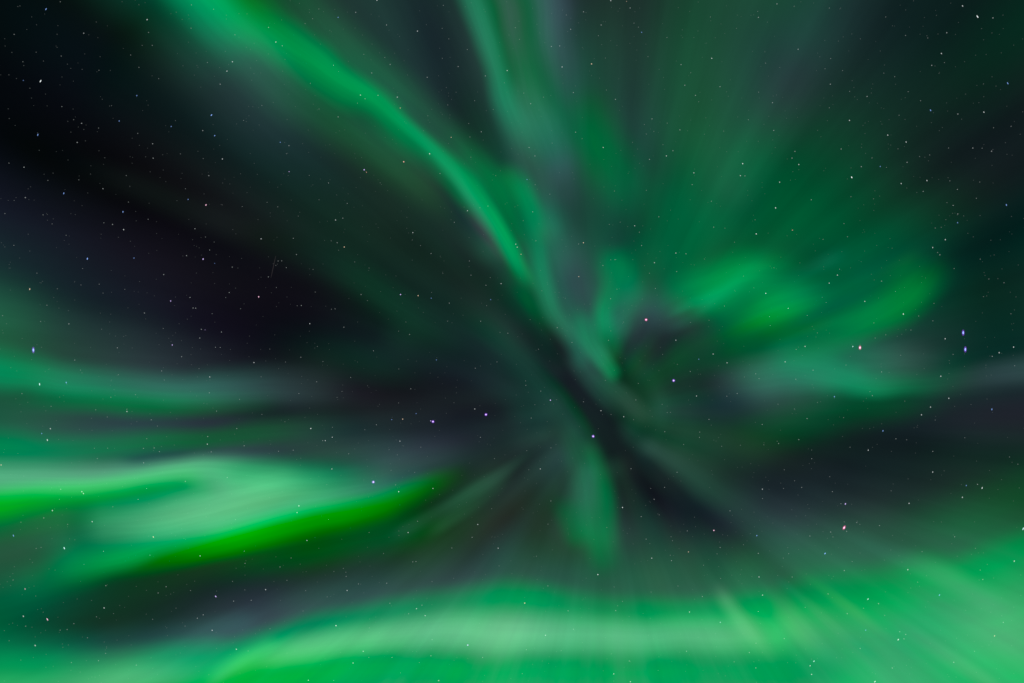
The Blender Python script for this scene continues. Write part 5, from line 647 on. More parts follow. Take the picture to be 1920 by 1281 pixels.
(-483.8,-39.5,4,'w',"clear white star at six o'clock from the pink red star under the meteor"),
(-566.8,-66.5,4,'w',"clear white star at four o'clock from the violet haze star"),
(-722.0,-131.2,4,'w',"clear white star at seven o'clock from the violet haze star"),
(-865.5,-163.5,4,'w',"clear white star at one o'clock from the white star on the dim streak"),
(-881.8,-172.5,4,'b',"clear blue star at eleven o'clock from the white star on the dim streak"),
(-571.2,-192.5,4,'w',"clear white star at five o'clock from the violet haze star"),
(-958.0,-231.5,4,'o',"clear orange star at eight o'clock from the white star on the dim streak"),
(-806.5,-281.5,4,'w',"farther clear white star at one o'clock from the cyan star under the vivid rim"),
(-803.5,-285.0,4,'w',"nearer clear white star at one o'clock from the cyan star under the vivid rim"),
(-861.8,-317.0,4,'w',"clear white star at eleven o'clock from the cyan star under the vivid rim"),
(-225.5,-146.5,4,'b',"clear blue star at nine o'clock from the orange star by the handle"),
(-179.8,-135.0,4,'b',"clear blue star at two o'clock from the orange star by the handle"),
(-69.8,-126.5,4,'w',"clear white star at ten o'clock from the first dipper handle star"),
(-141.8,-34.5,4,'b',"clear blue star at twelve o'clock from the middle dipper handle star"),
(-337.0,-179.5,4,'w',"clear white star at eleven o'clock from the end star of the dipper handle"),
(-350.0,-185.8,4,'w',"farther clear white star at ten o'clock from the end star of the dipper handle"),
(-337.8,-239.0,4,'w',"nearer clear white star at ten o'clock from the end star of the dipper handle"),
(-148.2,-275.5,4,'w',"clear white star at three o'clock from the white star on the vivid edge"),
(-210.2,-186.8,4,'w',"clear white star at six o'clock from the orange star by the handle"),
(403.2,-40.0,4,'w',"farther clear white star at two o'clock from the outer corner star of the dipper"),
(377.2,-23.5,4,'w',"nearer clear white star at two o'clock from the outer corner star of the dipper"),
(350.2,-33.2,4,'b',"clear blue star at two o'clock from the outer corner star of the dipper"),
(346.0,-102.2,4,'w',"clear white star at four o'clock from the outer corner star of the dipper"),
(166.8,-129.8,4,'w',"clear white star at one o'clock from the inner corner star of the dipper"),
(209.5,-141.0,4,'w',"clear white star at two o'clock from the inner corner star of the dipper"),
(53.0,-238.8,4,'w',"clear white star at eight o'clock from the inner corner star of the dipper"),
(469.5,-276.8,4,'w',"clear white star at two o'clock from the red slanted rift star"),
(549.5,-9.2,4,'w',"clear white star at nine o'clock from the red star over the teal tail"),
(940.5,-10.5,4,'w',"farther clear white star at three o'clock from the lower blue twin star"),
(913.5,-21.0,4,'w',"nearer clear white star at three o'clock from the lower blue twin star"),
(512.2,-38.2,4,'w',"clear white star at ten o'clock from the blue star under the teal tail"),
(804.0,-65.2,4,'w',"clear white star at seven o'clock from the lower blue twin star"),
(819.0,-106.5,4,'w',"clear white star at nine o'clock from the blue star under the grey tail"),
(784.8,-123.0,4,'w',"farther clear white star at two o'clock from the bluish star in the black patch"),
(767.8,-137.5,4,'w',"nearer clear white star at two o'clock from the bluish star in the black patch"),
(668.0,-203.8,4,'w',"clear white star at seven o'clock from the bluish star in the black patch"),
(788.8,-244.8,4,'w',"clear white star at ten o'clock from the white star over the corner glow"),
(851.8,-270.0,4,'b',"clear blue star at nine o'clock from the white star over the corner glow"),
(844.5,-292.2,4,'w',"clear white star at eight o'clock from the white star over the corner glow"),
(744.5,-303.5,4,'w',"clear white star at three o'clock from the violet slanted star"),
(-787.2,-337.8,4,'w',"clear white star at two o'clock from the cyan star under the vivid rim"),
(-913.0,-464.0,4,'p',"clear pink star at eleven o'clock from the pink white bottom corner star"),
(-916.2,-515.2,4,'w',"clear white star at nine o'clock from the pink white bottom corner star"),
(-894.0,-570.0,4,'w',"clear white star at seven o'clock from the pink white bottom corner star"),
(-764.8,-499.5,4,'w',"clear white star at three o'clock from the pink white bottom corner star"),
(-584.8,-402.0,4,'w',"clear white star at eleven o'clock from the violet slanted lane star"),
(-516.8,-577.0,4,'w',"clear white star at five o'clock from the violet slanted lane star"),
(-562.2,-541.5,4,'w',"clear white star at six o'clock from the violet slanted lane star"),
(-298.0,-602.8,4,'w',"clear white star at five o'clock from the double star over the arc"),
(-279.0,-580.8,4,'w',"clear white star at four o'clock from the double star over the arc"),
(-179.2,-501.0,4,'w',"farther clear white star at ten o'clock from the violet star on the mint arc"),
(-162.8,-514.0,4,'w',"nearer clear white star at ten o'clock from the violet star on the mint arc"),
(-384.5,-373.0,4,'w',"clear white star at six o'clock from the white star on the pale wash"),
(-309.2,-466.8,4,'w',"clear white star at one o'clock from the double star over the arc"),
(-462.0,-465.2,4,'w',"clear white star at three o'clock from the violet slanted lane star"),
(-194.8,-358.2,4,'w',"clear white star at six o'clock from the white star on the vivid edge"),
(-64.2,-343.0,4,'w',"clear white star at four o'clock from the white star on the vivid edge"),
(-26.0,-387.5,4,'w',"clear white star at eleven o'clock from the orange star topping the arc"),
(-137.5,-635.8,4,'w',"clear white star at seven o'clock from the violet star on the mint arc"),
(-381.8,-635.2,4,'w',"clear white star at seven o'clock from the double star over the arc"),
(-403.0,-320.8,4,'w',"clear white star at seven o'clock from the white star on the pale wash"),
(332.8,-507.2,4,'w',"clear white star at seven o'clock from the red slanted rift star"),
(390.5,-526.5,4,'c',"clear cyan star at six o'clock from the red slanted rift star"),
(62.8,-550.8,4,'w',"clear white star at five o'clock from the orange star topping the arc"),
(262.0,-406.2,4,'w',"clear white star at two o'clock from the white star under the curtain foot"),
(330.8,-394.5,4,'o',"clear orange star at eight o'clock from the red slanted rift star"),
(463.2,-441.5,4,'w',"clear white star at five o'clock from the red slanted rift star"),
(469.8,-475.5,4,'w',"clear white star at eight o'clock from the blue star over the corner glow"),
(190.8,-623.2,4,'w',"clear white star at six o'clock from the white star under the curtain foot"),
(222.0,-638.0,4,'w',"clear white star at five o'clock from the white star under the curtain foot"),
(559.0,-608.0,4,'w',"clear white star at seven o'clock from the low cyan slanted star"),
(561.8,-624.2,4,'w',"clear white star at six o'clock from the low cyan slanted star"),
(663.2,-541.2,4,'b',"clear blue star at six o'clock from the cyan star near the thin rays"),
(904.8,-552.0,4,'o',"clear orange star at four o'clock from the white blue corner glow star"),
(941.8,-411.8,4,'w',"clear white star at five o'clock from the white star over the corner glow"),
(742.2,-427.8,4,'w',"clear white star at ten o'clock from the white blue corner glow star"),
(-916.2,489.5,3,'b',"small blue star at nine o'clock from the white slanted corner star"),
(-803.0,578.0,3,'w',"small white star at four o'clock from the topmost blue corner star"),
(-547.2,482.5,3,'w',"nearer small white star at one o'clock from the upper blue slanted star"),
(-579.8,395.5,3,'w',"small white star at seven o'clock from the upper blue slanted star"),
(-673.8,370.8,3,'w',"small white star at eight o'clock from the upper blue slanted star"),
(-672.8,343.8,3,'w',"small white star at one o'clock from the pale blue streak star"),
(-807.0,409.0,3,'w',"farther small white star at three o'clock from the lower blue corner star"),
(-815.2,373.2,3,'w',"nearer small white star at three o'clock from the lower blue corner star"),
(-915.0,326.8,3,'w',"small white star at seven o'clock from the lower blue corner star"),
(-293.0,617.2,3,'w',"fifth small white star at eleven o'clock from the orange red star by the band"),
(-235.2,593.5,3,'w',"farther small white star at eleven o'clock from the white star on the broad band"),
(-456.5,589.0,3,'w',"farther small white star at one o'clock from the upper blue slanted star"),
(-430.8,554.5,3,'w',"small white star at two o'clock from the upper blue slanted star"),
(-228.5,519.5,3,'w',"nearer small white star at eleven o'clock from the white star on the broad band"),
(-101.0,515.5,3,'w',"nearer small white star at one o'clock from the white star on the broad band"),
(-159.0,495.5,3,'w',"small white star at twelve o'clock from the white star on the broad band"),
(-263.0,503.5,3,'w',"third small white star at eleven o'clock from the orange red star by the band"),
(-334.8,518.0,3,'w',"fourth small white star at eleven o'clock from the orange red star by the band"),
(-275.5,455.2,3,'w',"second small white star at eleven o'clock from the orange red star by the band"),
(-251.2,461.5,3,'w',"first small white star at eleven o'clock from the orange red star by the band"),
(-50.0,498.0,3,'w',"farther small white star at one o'clock from the white star on the broad band"),
(-418.2,367.2,3,'w',"small white star at four o'clock from the upper blue slanted star"),
(-326.0,421.2,3,'w',"small white star at ten o'clock from the orange red star by the band"),
(-57.5,393.2,3,'w',"small white star at two o'clock from the white star on the broad band"),
(214.8,637.8,3,'o',"small orange star at one o'clock from the orange star past the grey ray"),
(221.5,625.5,3,'w',"small white star at one o'clock from the orange star past the grey ray"),
(134.0,618.2,3,'w',"farther small white star at twelve o'clock from the orange star past the grey ray"),
(167.2,593.5,3,'w',"nearer small white star at twelve o'clock from the orange star past the grey ray"),
(110.0,585.5,3,'w',"small white star at eleven o'clock from the orange star past the grey ray"),
(89.5,554.2,3,'w',"nearer small white star at ten o'clock from the orange star past the grey ray"),
(73.8,553.2,3,'w',"farther small white star at ten o'clock from the orange star past the grey ray"),
(462.0,607.8,3,'w',"nearer small white star at twelve o'clock from the white star on the diagonal ray"),
(317.0,519.2,3,'w',"nearer small white star at three o'clock from the orange star past the grey ray"),
(324.0,480.5,3,'w',"farther small white star at three o'clock from the orange star past the grey ray"),
(344.0,461.5,3,'w',"farther small white star at eleven o'clock from the white star on the diagonal ray"),
(390.0,477.8,3,'w',"nearer small white star at eleven o'clock from the white star on the diagonal ray"),
(194.0,454.0,3,'w',"small white star at five o'clock from the orange star past the grey ray"),
(119.2,392.5,3,'w',"small white star at six o'clock from the orange star past the grey ray"),
(32.0,363.8,3,'w',"small white star at three o'clock from the white star on the broad band"),
(43.0,348.0,3,'w',"small white star at eleven o'clock from the orange star by the pale curtain"),
(301.8,357.8,3,'w',"nearer small white star at nine o'clock from the white star on the diagonal ray"),
(257.8,341.5,3,'w',"farther small white star at nine o'clock from the white star on the diagonal ray"),
(314.8,396.8,3,'w',"small white star at ten o'clock from the white star on the diagonal ray"),
(262.5,417.5,3,'w',"small white star at four o'clock from the orange star past the grey ray"),
(35.0,445.8,3,'w',"small white star at eight o'clock from the orange star past the grey ray"),
(115.0,466.8,3,'w',"small white star at seven o'clock from the orange star past the grey ray"),
(901.8,606.8,3,'w',"small white star at three o'clock from the white star of the dark corner"),
(787.0,517.8,3,'w',"small white star at twelve o'clock from the blue star above the fan"),
(536.5,548.0,3,'w',"third small white star at one o'clock from the white star on the diagonal ray"),
(496.8,633.0,3,'w',"farther small white star at twelve o'clock from the white star on the diagonal ray"),
(596.8,482.5,3,'w',"small white star at twelve o'clock from the white slanted star over the fan"),
(525.0,344.0,3,'w',"nearer small white star at three o'clock from the white star on the diagonal ray"),
(530.5,356.5,3,'w',"farther small white star at three o'clock from the white star on the diagonal ray"),
(617.2,361.0,3,'w',"small white star at eleven o'clock from the white slanted star over the fan"),
(488.5,447.8,3,'w',"second small white star at one o'clock from the white star on the diagonal ray"),
(490.8,395.8,3,'w',"first small white star at one o'clock from the white star on the diagonal ray"),
(665.8,459.5,3,'w',"small white star at nine o'clock from the blue star above the fan"),
(836.0,426.5,3,'w',"small white star at three o'clock from the blue star above the fan"),
(864.0,362.8,3,'w',"small white star at four o'clock from the blue star above the fan"),
(899.2,356.8,3,'w',"small white star at eleven o'clock from the lone blue star beyond the fan"),
(740.8,336.0,3,'w',"small white star at seven o'clock from the blue star above the fan"),
(655.0,327.8,3,'w',"small white star at one o'clock from the white slanted star over the fan"),
(815.2,579.0,3,'w',"small white star at eight o'clock from the white star of the dark corner"),
(-749.0,219.5,3,'w',"small white star at seven o'clock from the pale blue streak star"),
(-594.5,211.5,3,'w',"small white star at seven o'clock from the pink star over the violet gap"),
(-603.8,82.5,3,'w',"small white star at three o'clock from the violet white gap star"),
(-598.0,62.8,3,'w',"nearer small white star at four o'clock from the violet white gap star"),
(-593.2,62.5,3,'w',"farther small white star at four o'clock from the violet white gap star"),
(-689.2,53.5,3,'w',"small white star at eight o'clock from the violet white gap star"),
(-830.8,33.0,3,'w',"small white star at two o'clock from the blue star over the teal streak"),
(-582.5,22.8,3,'w',"small white star at two o'clock from the violet haze star"),
(-575.5,21.8,3,'v',"small violet star at two o'clock from the violet haze star"),
(-544.8,17.8,3,'w',"farther small white star at three o'clock from the violet haze star"),
(-585.5,6.5,3,'w',"nearer small white star at three o'clock from the violet haze star"),
(-653.0,125.5,3,'w',"small white star at twelve o'clock from the violet white gap star"),
(-912.5,269.8,3,'w',"small white star at nine o'clock from the blue star on the black streak"),
(-767.0,286.5,3,'w',"small white star at eleven o'clock from the pale blue streak star"),
(-568.5,311.0,3,'w',"small white star at twelve o'clock from the pink star over the violet gap"),
(-610.2,161.0,3,'w',"small white star at nine o'clock from the violet white rim star"),
(-557.5,146.5,3,'b',"small blue star at four o'clock from the violet white rim star")
]
FAINT = [
(-566.8,171.5,3),(-524.5,139.5,3),(-530.2,91.8,3),(-344.0,297.2,3),(-410.0,193.5,3),(-404.2,163.0,3),(-317.2,231.2,3),(-309.0,259.0,3),
(-327.8,185.2,3),(-108.2,223.5,3),(-45.0,254.0,3),(-151.8,165.0,3),(-80.0,151.0,3),(-76.8,124.5,3),(-48.8,105.5,3),(-283.0,88.0,3),
(-395.0,67.5,3),(-331.8,61.2,3),(-315.2,26.8,3),(-192.0,13.2,3),(-117.5,72.0,3),(-58.8,38.0,3),(-7.8,15.5,3),(-423.2,138.5,3),
(-431.8,151.2,3),(-438.5,151.0,3),(-456.8,121.2,3),(-135.0,315.0,3),(125.0,182.8,3),(238.8,205.0,3),(337.8,294.2,3),(436.8,310.5,3),
(373.8,263.0,3),(275.2,233.8,3),(326.2,164.5,3),(308.8,131.2,3),(378.2,214.5,3),(243.0,180.0,3),(44.8,188.8,3),(38.8,243.2,3),
(193.2,153.5,3),(170.5,142.5,3),(268.8,99.5,3),(185.0,80.2,3),(84.8,26.0,3),(398.2,66.5,3),(181.0,2.2,3),(561.2,265.8,3),
(482.8,46.5,3),(484.2,29.8,3),(553.5,49.2,3),(693.0,113.2,3),(802.2,162.5,3),(835.8,239.2,3),(827.2,255.2,3),(835.2,285.2,3),
(771.0,281.5,3),(-740.0,-11.8,3),(-619.5,-28.5,3),(-556.0,-10.8,3),(-547.0,-11.2,3),(-819.8,-34.8,3),(-656.8,-55.2,3),(-567.5,-96.2,3),
(-676.5,-146.8,3),(-554.0,-130.5,3),(-516.0,-163.2,3),(-570.5,-178.2,3),(-564.0,-207.0,3),(-502.2,-195.5,3),(-691.0,-200.5,3),(-671.0,-199.5,3),
(-661.0,-206.5,3),(-690.8,-227.5,3),(-846.2,-277.0,3),(-685.0,-275.8,3),(-612.5,-262.2,3),(-534.0,-255.0,3),(-701.0,-296.0,3),(-355.0,-185.8,3),
(-437.8,-205.8,3),(-410.2,-203.8,3),(-306.2,-210.5,3),(-59.2,-179.5,3),(-68.8,-50.0,3),(-28.2,-38.2,3),(-254.2,-156.2,3),(-399.5,-97.5,3),
(-366.2,-75.5,3),(-396.0,-29.5,3),(-302.5,-67.5,3),(-259.8,-17.5,3),(-189.8,-88.8,3),(-218.2,-268.8,3),(334.2,-56.2,3),(402.8,-102.5,3),
(422.2,-97.5,3),(134.0,-113.0,3),(232.2,-109.5,3),(26.0,-82.2,3),(54.0,-93.0,3),(36.0,-143.5,3),(369.5,-146.2,3),(286.5,-169.0,3),
(352.0,-169.8,3),(351.5,-179.8,3),(469.2,-155.5,3),(457.0,-60.5,3),(463.2,-69.5,3),(73.0,-199.5,3),(72.8,-299.0,3),(266.5,-295.8,3),
(309.5,-245.2,3),(223.2,-238.5,3),(286.0,-273.5,3),(408.8,-317.5,3),(112.5,-1.8,3),(900.5,-27.8,3),(564.5,-53.8,3),(532.8,-14.8,3),
(532.2,-70.8,3),(693.0,-57.0,3),(675.8,-101.5,3),(719.8,-182.5,3),(789.0,-206.0,3),(872.8,-267.8,3),(616.8,-304.2,3),(600.8,-281.5,3),
(543.2,-273.5,3),(562.0,-219.8,3),(537.8,-184.0,3),(499.8,-191.2,3),(553.2,-144.5,3),(-663.5,-471.5,3),(-648.5,-459.8,3),(-761.5,-457.8,3),
(-766.0,-393.5,3),(-678.8,-400.5,3),(-590.0,-518.8,3),(-579.0,-512.5,3),(-775.2,-598.5,3),(-704.5,-606.8,3),(-878.0,-330.8,3),(-502.0,-393.0,3),
(-500.5,-416.0,3),(-522.0,-486.8,3),(-489.0,-485.2,3),(-168.8,-494.5,3),(-193.8,-510.5,3),(-435.0,-422.8,3),(-288.0,-454.5,3),(-234.8,-453.2,3),
(-311.0,-440.5,3),(-229.0,-490.8,3),(-177.2,-337.0,3),(-112.8,-387.2,3),(-74.8,-367.2,3),(-186.0,-413.2,3),(-180.0,-412.5,3),(-149.8,-559.0,3),
(-152.0,-589.2,3),(-225.0,-592.5,3),(-55.0,-592.5,3),(-334.2,-635.2,3),(-344.2,-333.5,3),(105.2,-505.0,3),(390.2,-386.2,3),(461.8,-397.2,3),
(461.8,-506.2,3),(357.0,-478.2,3),(251.5,-370.5,3),(299.0,-410.8,3),(242.2,-328.2,3),(328.8,-355.2,3),(67.2,-458.2,3),(194.5,-504.5,3),
(220.0,-599.0,3),(327.2,-580.8,3),(445.0,-583.0,3),(457.5,-565.8,3),(457.2,-612.0,3),(26.8,-577.8,3),(115.2,-539.5,3),(735.0,-557.5,3),
(738.2,-549.2,3),(727.0,-544.2,3),(828.2,-601.5,3),(623.0,-429.5,3),(627.5,-355.8,3),(597.5,-357.2,3),(646.5,-339.5,3),(689.0,-345.2,3),
(558.5,-364.8,3),(830.0,-366.2,3),(882.8,-446.2,3),(592.5,-473.2,3),(687.2,-491.5,3),(628.5,-510.2,3),(510.5,-557.0,3),(525.2,-441.5,3),
(652.8,-575.5,3),(713.0,-612.2,3),(921.2,-526.5,3),(-822.0,416.0,2),(-775.2,400.2,2),(-943.2,334.5,2),(-621.8,351.8,2),(-774.5,508.5,2),
(-715.0,537.2,2),(-699.5,514.0,2),(-845.2,535.2,2),(-933.5,575.8,2),(-917.0,524.5,2),(-844.0,440.5,2),(-662.5,492.8,2),(-701.8,390.2,2),
(-601.0,631.2,2),(-559.5,623.0,2),(-601.8,587.5,2),(-519.5,575.0,2),(-579.0,343.0,2),(-681.5,579.5,2),(-674.5,555.2,2),(-847.0,637.0,2),
(-571.2,523.2,2),(-503.2,414.5,2),(-374.0,605.2,2),(-388.0,596.2,2),(-130.8,531.0,2),(-289.8,447.0,2),(-120.5,443.5,2),(-78.8,383.5,2),
(-35.2,435.0,2),(-469.0,442.5,2),(-423.0,352.2,2),(-324.8,506.2,2),(-157.8,423.2,2),(-70.0,451.5,2),(-238.5,532.5,2),(-277.8,538.5,2),
(-131.0,587.2,2),(-118.5,567.5,2),(-81.2,408.8,2),(-14.2,485.0,2),(-77.2,345.5,2),(-361.8,435.8,2),(-378.0,484.2,2),(-83.8,547.5,2),
(-362.2,623.5,2),(-128.8,630.2,2),(14.0,566.5,2),(335.2,504.0,2),(177.0,471.5,2),(248.0,406.8,2),(291.0,409.5,2),(59.2,458.2,2),
(22.0,465.8,2),(162.0,573.5,2),(228.8,597.0,2),(237.0,589.5,2),(290.5,570.0,2),(175.0,531.5,2),(255.0,534.2,2),(462.2,467.5,2),
(350.0,449.5,2),(443.2,415.8,2),(397.0,394.5,2),(283.0,369.2,2),(226.0,373.5,2),(75.2,372.0,2),(131.5,380.2,2),(6.2,588.5,2),
(101.8,612.2,2),(372.0,608.5,2),(460.8,619.0,2),(266.0,394.0,2),(251.8,389.0,2),(475.5,522.0,2),(818.5,362.8,2),(783.2,349.8,2),
(764.2,346.8,2),(675.0,344.2,2),(702.0,326.5,2),(779.5,569.2,2),(738.0,573.8,2),(700.8,608.5,2),(595.0,625.2,2),(529.0,628.5,2),
(587.0,511.5,2),(597.5,530.5,2),(697.2,503.2,2),(717.5,496.5,2),(633.0,469.0,2),(725.8,424.2,2),(766.0,451.5,2),(903.0,400.8,2),
(935.8,403.5,2),(723.8,361.2,2),(810.8,523.0,2),(595.0,438.2,2),(742.8,468.5,2),(881.5,362.5,2),(619.8,508.0,2),(-612.2,286.5,2),
(-723.2,311.2,2),(-536.8,82.5,2),(-766.8,90.8,2),(-774.0,107.5,2),(-808.2,106.0,2),(-726.0,97.8,2),(-852.5,98.8,2),(-890.8,128.2,2),
(-883.8,37.5,2),(-934.0,180.2,2),(-955.2,48.5,2),(-950.8,240.0,2),(-879.2,237.5,2),(-862.2,220.5,2),(-836.0,199.2,2),(-765.2,222.5,2),
(-682.2,229.2,2),(-574.8,196.0,2),(-508.8,61.5,2),(-505.8,253.0,2),(-805.2,136.8,2),(-870.2,302.0,2),(-812.2,303.2,2),(-562.2,52.2,2),
(-654.0,24.5,2),(-719.2,261.5,2),(-872.0,68.0,2),(-558.5,186.5,2),(-60.2,250.8,2),(-150.8,92.2,2),(-402.8,67.0,2),(-338.5,60.5,2),
(-212.8,19.5,2),(-121.0,38.2,2),(-22.5,17.2,2),(-268.0,137.8,2),(-373.0,135.2,2),(-442.8,142.8,2),(-441.8,101.2,2),(-171.5,180.0,2),
(-187.0,190.5,2),(-247.2,297.5,2),(-361.8,265.8,2),(-439.2,252.5,2),(-459.2,261.0,2),(-380.2,311.5,2),(-129.8,128.2,2),(-339.0,188.8,2),
(-47.5,67.2,2),(-199.0,36.5,2),(-369.0,92.8,2),(-40.8,119.8,2),(-30.5,311.0,2),(-400.8,235.2,2),(-325.0,171.2,2),(-294.8,149.2,2),
(-271.0,76.8,2),(399.2,212.5,2),(455.8,228.2,2),(43.5,294.0,2),(71.0,276.2,2),(202.8,223.8,2),(182.5,219.5,2),(185.2,153.2,2),
(196.8,98.2,2),(99.8,81.2,2),(56.0,95.2,2),(34.0,41.0,2),(185.2,19.8,2),(209.0,36.5,2),(334.8,35.8,2),(369.5,39.8,2),
(417.0,186.2,2),(360.8,154.5,2),(434.0,122.5,2),(251.8,283.5,2),(192.0,282.2,2),(257.8,128.0,2),(21.0,226.8,2),(453.5,100.5,2),
(798.0,166.8,2),(815.5,260.2,2),(678.0,267.5,2),(635.5,271.5,2),(622.5,221.0,2),(583.2,191.5,2),(629.0,196.5,2),(491.2,138.2,2),
(581.5,83.2,2),(589.0,73.2,2),(678.5,34.8,2),(748.0,21.5,2),(700.8,12.5,2),(789.2,38.8,2),(829.0,136.8,2),(878.0,154.5,2),
(894.2,117.2,2),(922.5,110.2,2),(935.5,52.0,2),(884.0,84.2,2),(791.2,71.5,2),(762.5,47.8,2),(614.2,135.5,2),(572.5,16.2,2),
(681.0,6.5,2),(870.8,268.5,2),(877.0,299.0,2),(821.0,301.2,2),(793.5,212.8,2),(804.8,214.2,2),(719.0,93.8,2),(-809.2,-53.5,2),
(-722.2,-127.0,2),(-783.0,-200.2,2),(-758.2,-200.0,2),(-848.8,-295.8,2),(-748.5,-310.0,2),(-752.2,-104.5,2),(-918.8,-97.8,2),(-864.2,-121.5,2),
(-780.5,-128.2,2),(-759.0,-141.5,2),(-664.8,-158.5,2),(-586.8,-51.0,2),(-510.8,-108.5,2),(-777.5,-219.5,2),(-684.8,-182.2,2),(-706.0,-99.8,2),
(-738.0,-62.2,2),(-652.0,-72.2,2),(-354.5,-37.5,2),(-424.8,-38.5,2),(-212.2,-51.5,2),(-171.0,-198.2,2),(-182.5,-245.2,2),(-328.0,-104.8,2),
(-347.2,-268.2,2),(-470.5,-66.2,2),(-468.8,-136.8,2),(-230.5,-202.8,2),(-212.5,-115.2,2),(-318.8,-93.5,2),(-365.0,-9.2,2),(-38.0,-313.5,2),
(-215.0,-212.5,2),(-226.8,-241.5,2),(-425.8,-150.5,2),(-336.8,-160.8,2),(-454.2,-14.2,2),(-32.8,-219.5,2),(-276.0,-165.5,2),(310.0,-42.8,2),
(185.8,-136.8,2),(281.5,-117.8,2),(25.5,-73.8,2),(42.8,-118.5,2),(31.5,-240.5,2),(260.0,-275.5,2),(393.2,-196.5,2),(472.2,-193.8,2),
(321.8,-193.2,2),(435.8,-66.5,2),(49.8,-14.5,2),(83.8,-109.0,2),(27.8,-204.8,2),(236.8,-78.5,2),(282.5,-24.2,2),(291.0,-133.2,2),
(297.0,-132.8,2),(428.2,-194.5,2),(469.8,-294.5,2),(175.0,-73.0,2),(228.0,-146.5,2),(562.0,-203.5,2),(497.2,-187.0,2),(572.8,-114.2,2),
(498.8,-117.5,2),(736.5,-111.8,2),(793.5,-147.2,2),(948.5,-230.0,2),(932.8,-216.5,2),(529.5,-126.5,2),(827.0,-24.2,2),(728.8,-25.8,2),
(626.2,-44.2,2),(849.0,-180.5,2),(510.5,-240.5,2),(530.0,-261.2,2),(710.8,-280.0,2),(740.0,-184.2,2),(671.2,-93.8,2),(595.8,-253.5,2),
(633.8,-198.2,2),(942.5,-45.5,2),(621.8,-142.8,2),(509.0,-275.5,2),(-826.2,-602.0,2),(-833.2,-342.8,2),(-920.8,-338.8,2),(-883.0,-386.0,2),
(-892.2,-388.0,2),(-911.8,-533.8,2),(-779.0,-516.2,2),(-821.5,-529.0,2),(-834.2,-540.0,2),(-847.2,-541.2,2),(-613.0,-533.5,2),(-518.5,-333.8,2),
(-796.0,-555.5,2),(-762.0,-584.8,2),(-524.0,-449.8,2),(-602.8,-466.8,2),(-802.5,-417.5,2),(-935.5,-447.2,2),(-501.0,-465.8,2),(-494.8,-580.2,2),
(-673.8,-520.8,2),(-311.5,-432.5,2),(-316.2,-425.5,2),(-333.8,-431.2,2),(-346.5,-478.8,2),(-391.8,-505.2,2),(-414.2,-405.8,2),(-421.8,-447.8,2),
(-150.0,-450.2,2),(-268.5,-592.5,2),(-173.8,-602.2,2),(-268.0,-358.2,2),(-241.0,-397.5,2),(-24.2,-420.8,2),(-386.8,-467.2,2),(-209.0,-621.2,2),
(-267.5,-537.0,2),(-453.8,-538.5,2),(276.0,-325.0,2),(67.5,-342.5,2),(177.8,-348.8,2),(191.5,-460.2,2),(198.2,-495.5,2),(207.2,-487.2,2),
(260.8,-469.8,2),(359.2,-419.5,2),(391.2,-444.2,2),(296.8,-400.8,2),(298.2,-366.0,2),(384.5,-398.2,2),(434.0,-381.0,2),(92.2,-579.5,2),
(274.0,-616.5,2),(45.8,-402.5,2),(19.2,-622.8,2),(311.2,-458.5,2),(416.5,-600.5,2),(300.8,-373.5,2),(601.8,-366.5,2),(623.0,-338.2,2),
(652.2,-342.8,2),(769.0,-394.0,2),(868.8,-387.8,2),(878.0,-428.5,2),(659.0,-500.2,2),(698.8,-513.5,2),(549.8,-498.5,2),(867.2,-580.8,2),
(518.8,-397.8,2),(508.8,-406.2,2),(760.5,-451.2,2),(637.8,-412.5,2),(-892.2,542.5,1),(-693.5,555.2,1),(-631.0,414.2,1),(-751.0,442.2,1),
(-763.5,344.5,1),(-904.0,475.0,1),(-123.2,476.2,1),(-104.8,467.5,1),(275.8,510.5,1),(420.8,587.2,1),(360.8,388.5,1),(502.2,513.8,1),
(653.0,567.5,1),(884.0,483.0,1),(-933.5,264.5,1),(-769.5,23.0,1),(-543.2,256.2,1),(244.2,79.5,1),(146.2,70.0,1),(297.5,246.2,1),
(846.8,235.5,1),(813.5,228.5,1),(-806.2,-58.8,1),(-108.8,-114.8,1),(-270.8,-83.0,1),(-203.8,-195.8,1),(-396.0,-218.8,1),(162.2,-163.5,1),
(373.5,-156.8,1),(82.5,-193.2,1),(-893.0,-477.2,1),(-630.0,-500.0,1),(-747.2,-510.2,1),(-879.0,-507.5,1),(-942.8,-561.0,1),(-362.2,-387.5,1),
(-212.0,-363.5,1),(-397.2,-417.5,1),(-109.5,-444.0,1),(342.2,-329.5,1),(258.5,-379.0,1),(517.0,-386.5,1),(498.2,-438.8,1)
]


def ball(name, sub):
    import bmesh
    bm = bmesh.new(); bmesh.ops.create_icosphere(bm, subdivisions=sub, radius=1.0)
    me = bpy.data.meshes.new(name); bm.to_mesh(me); bm.free()
    return me


CHART = STAR_R / FOCAL


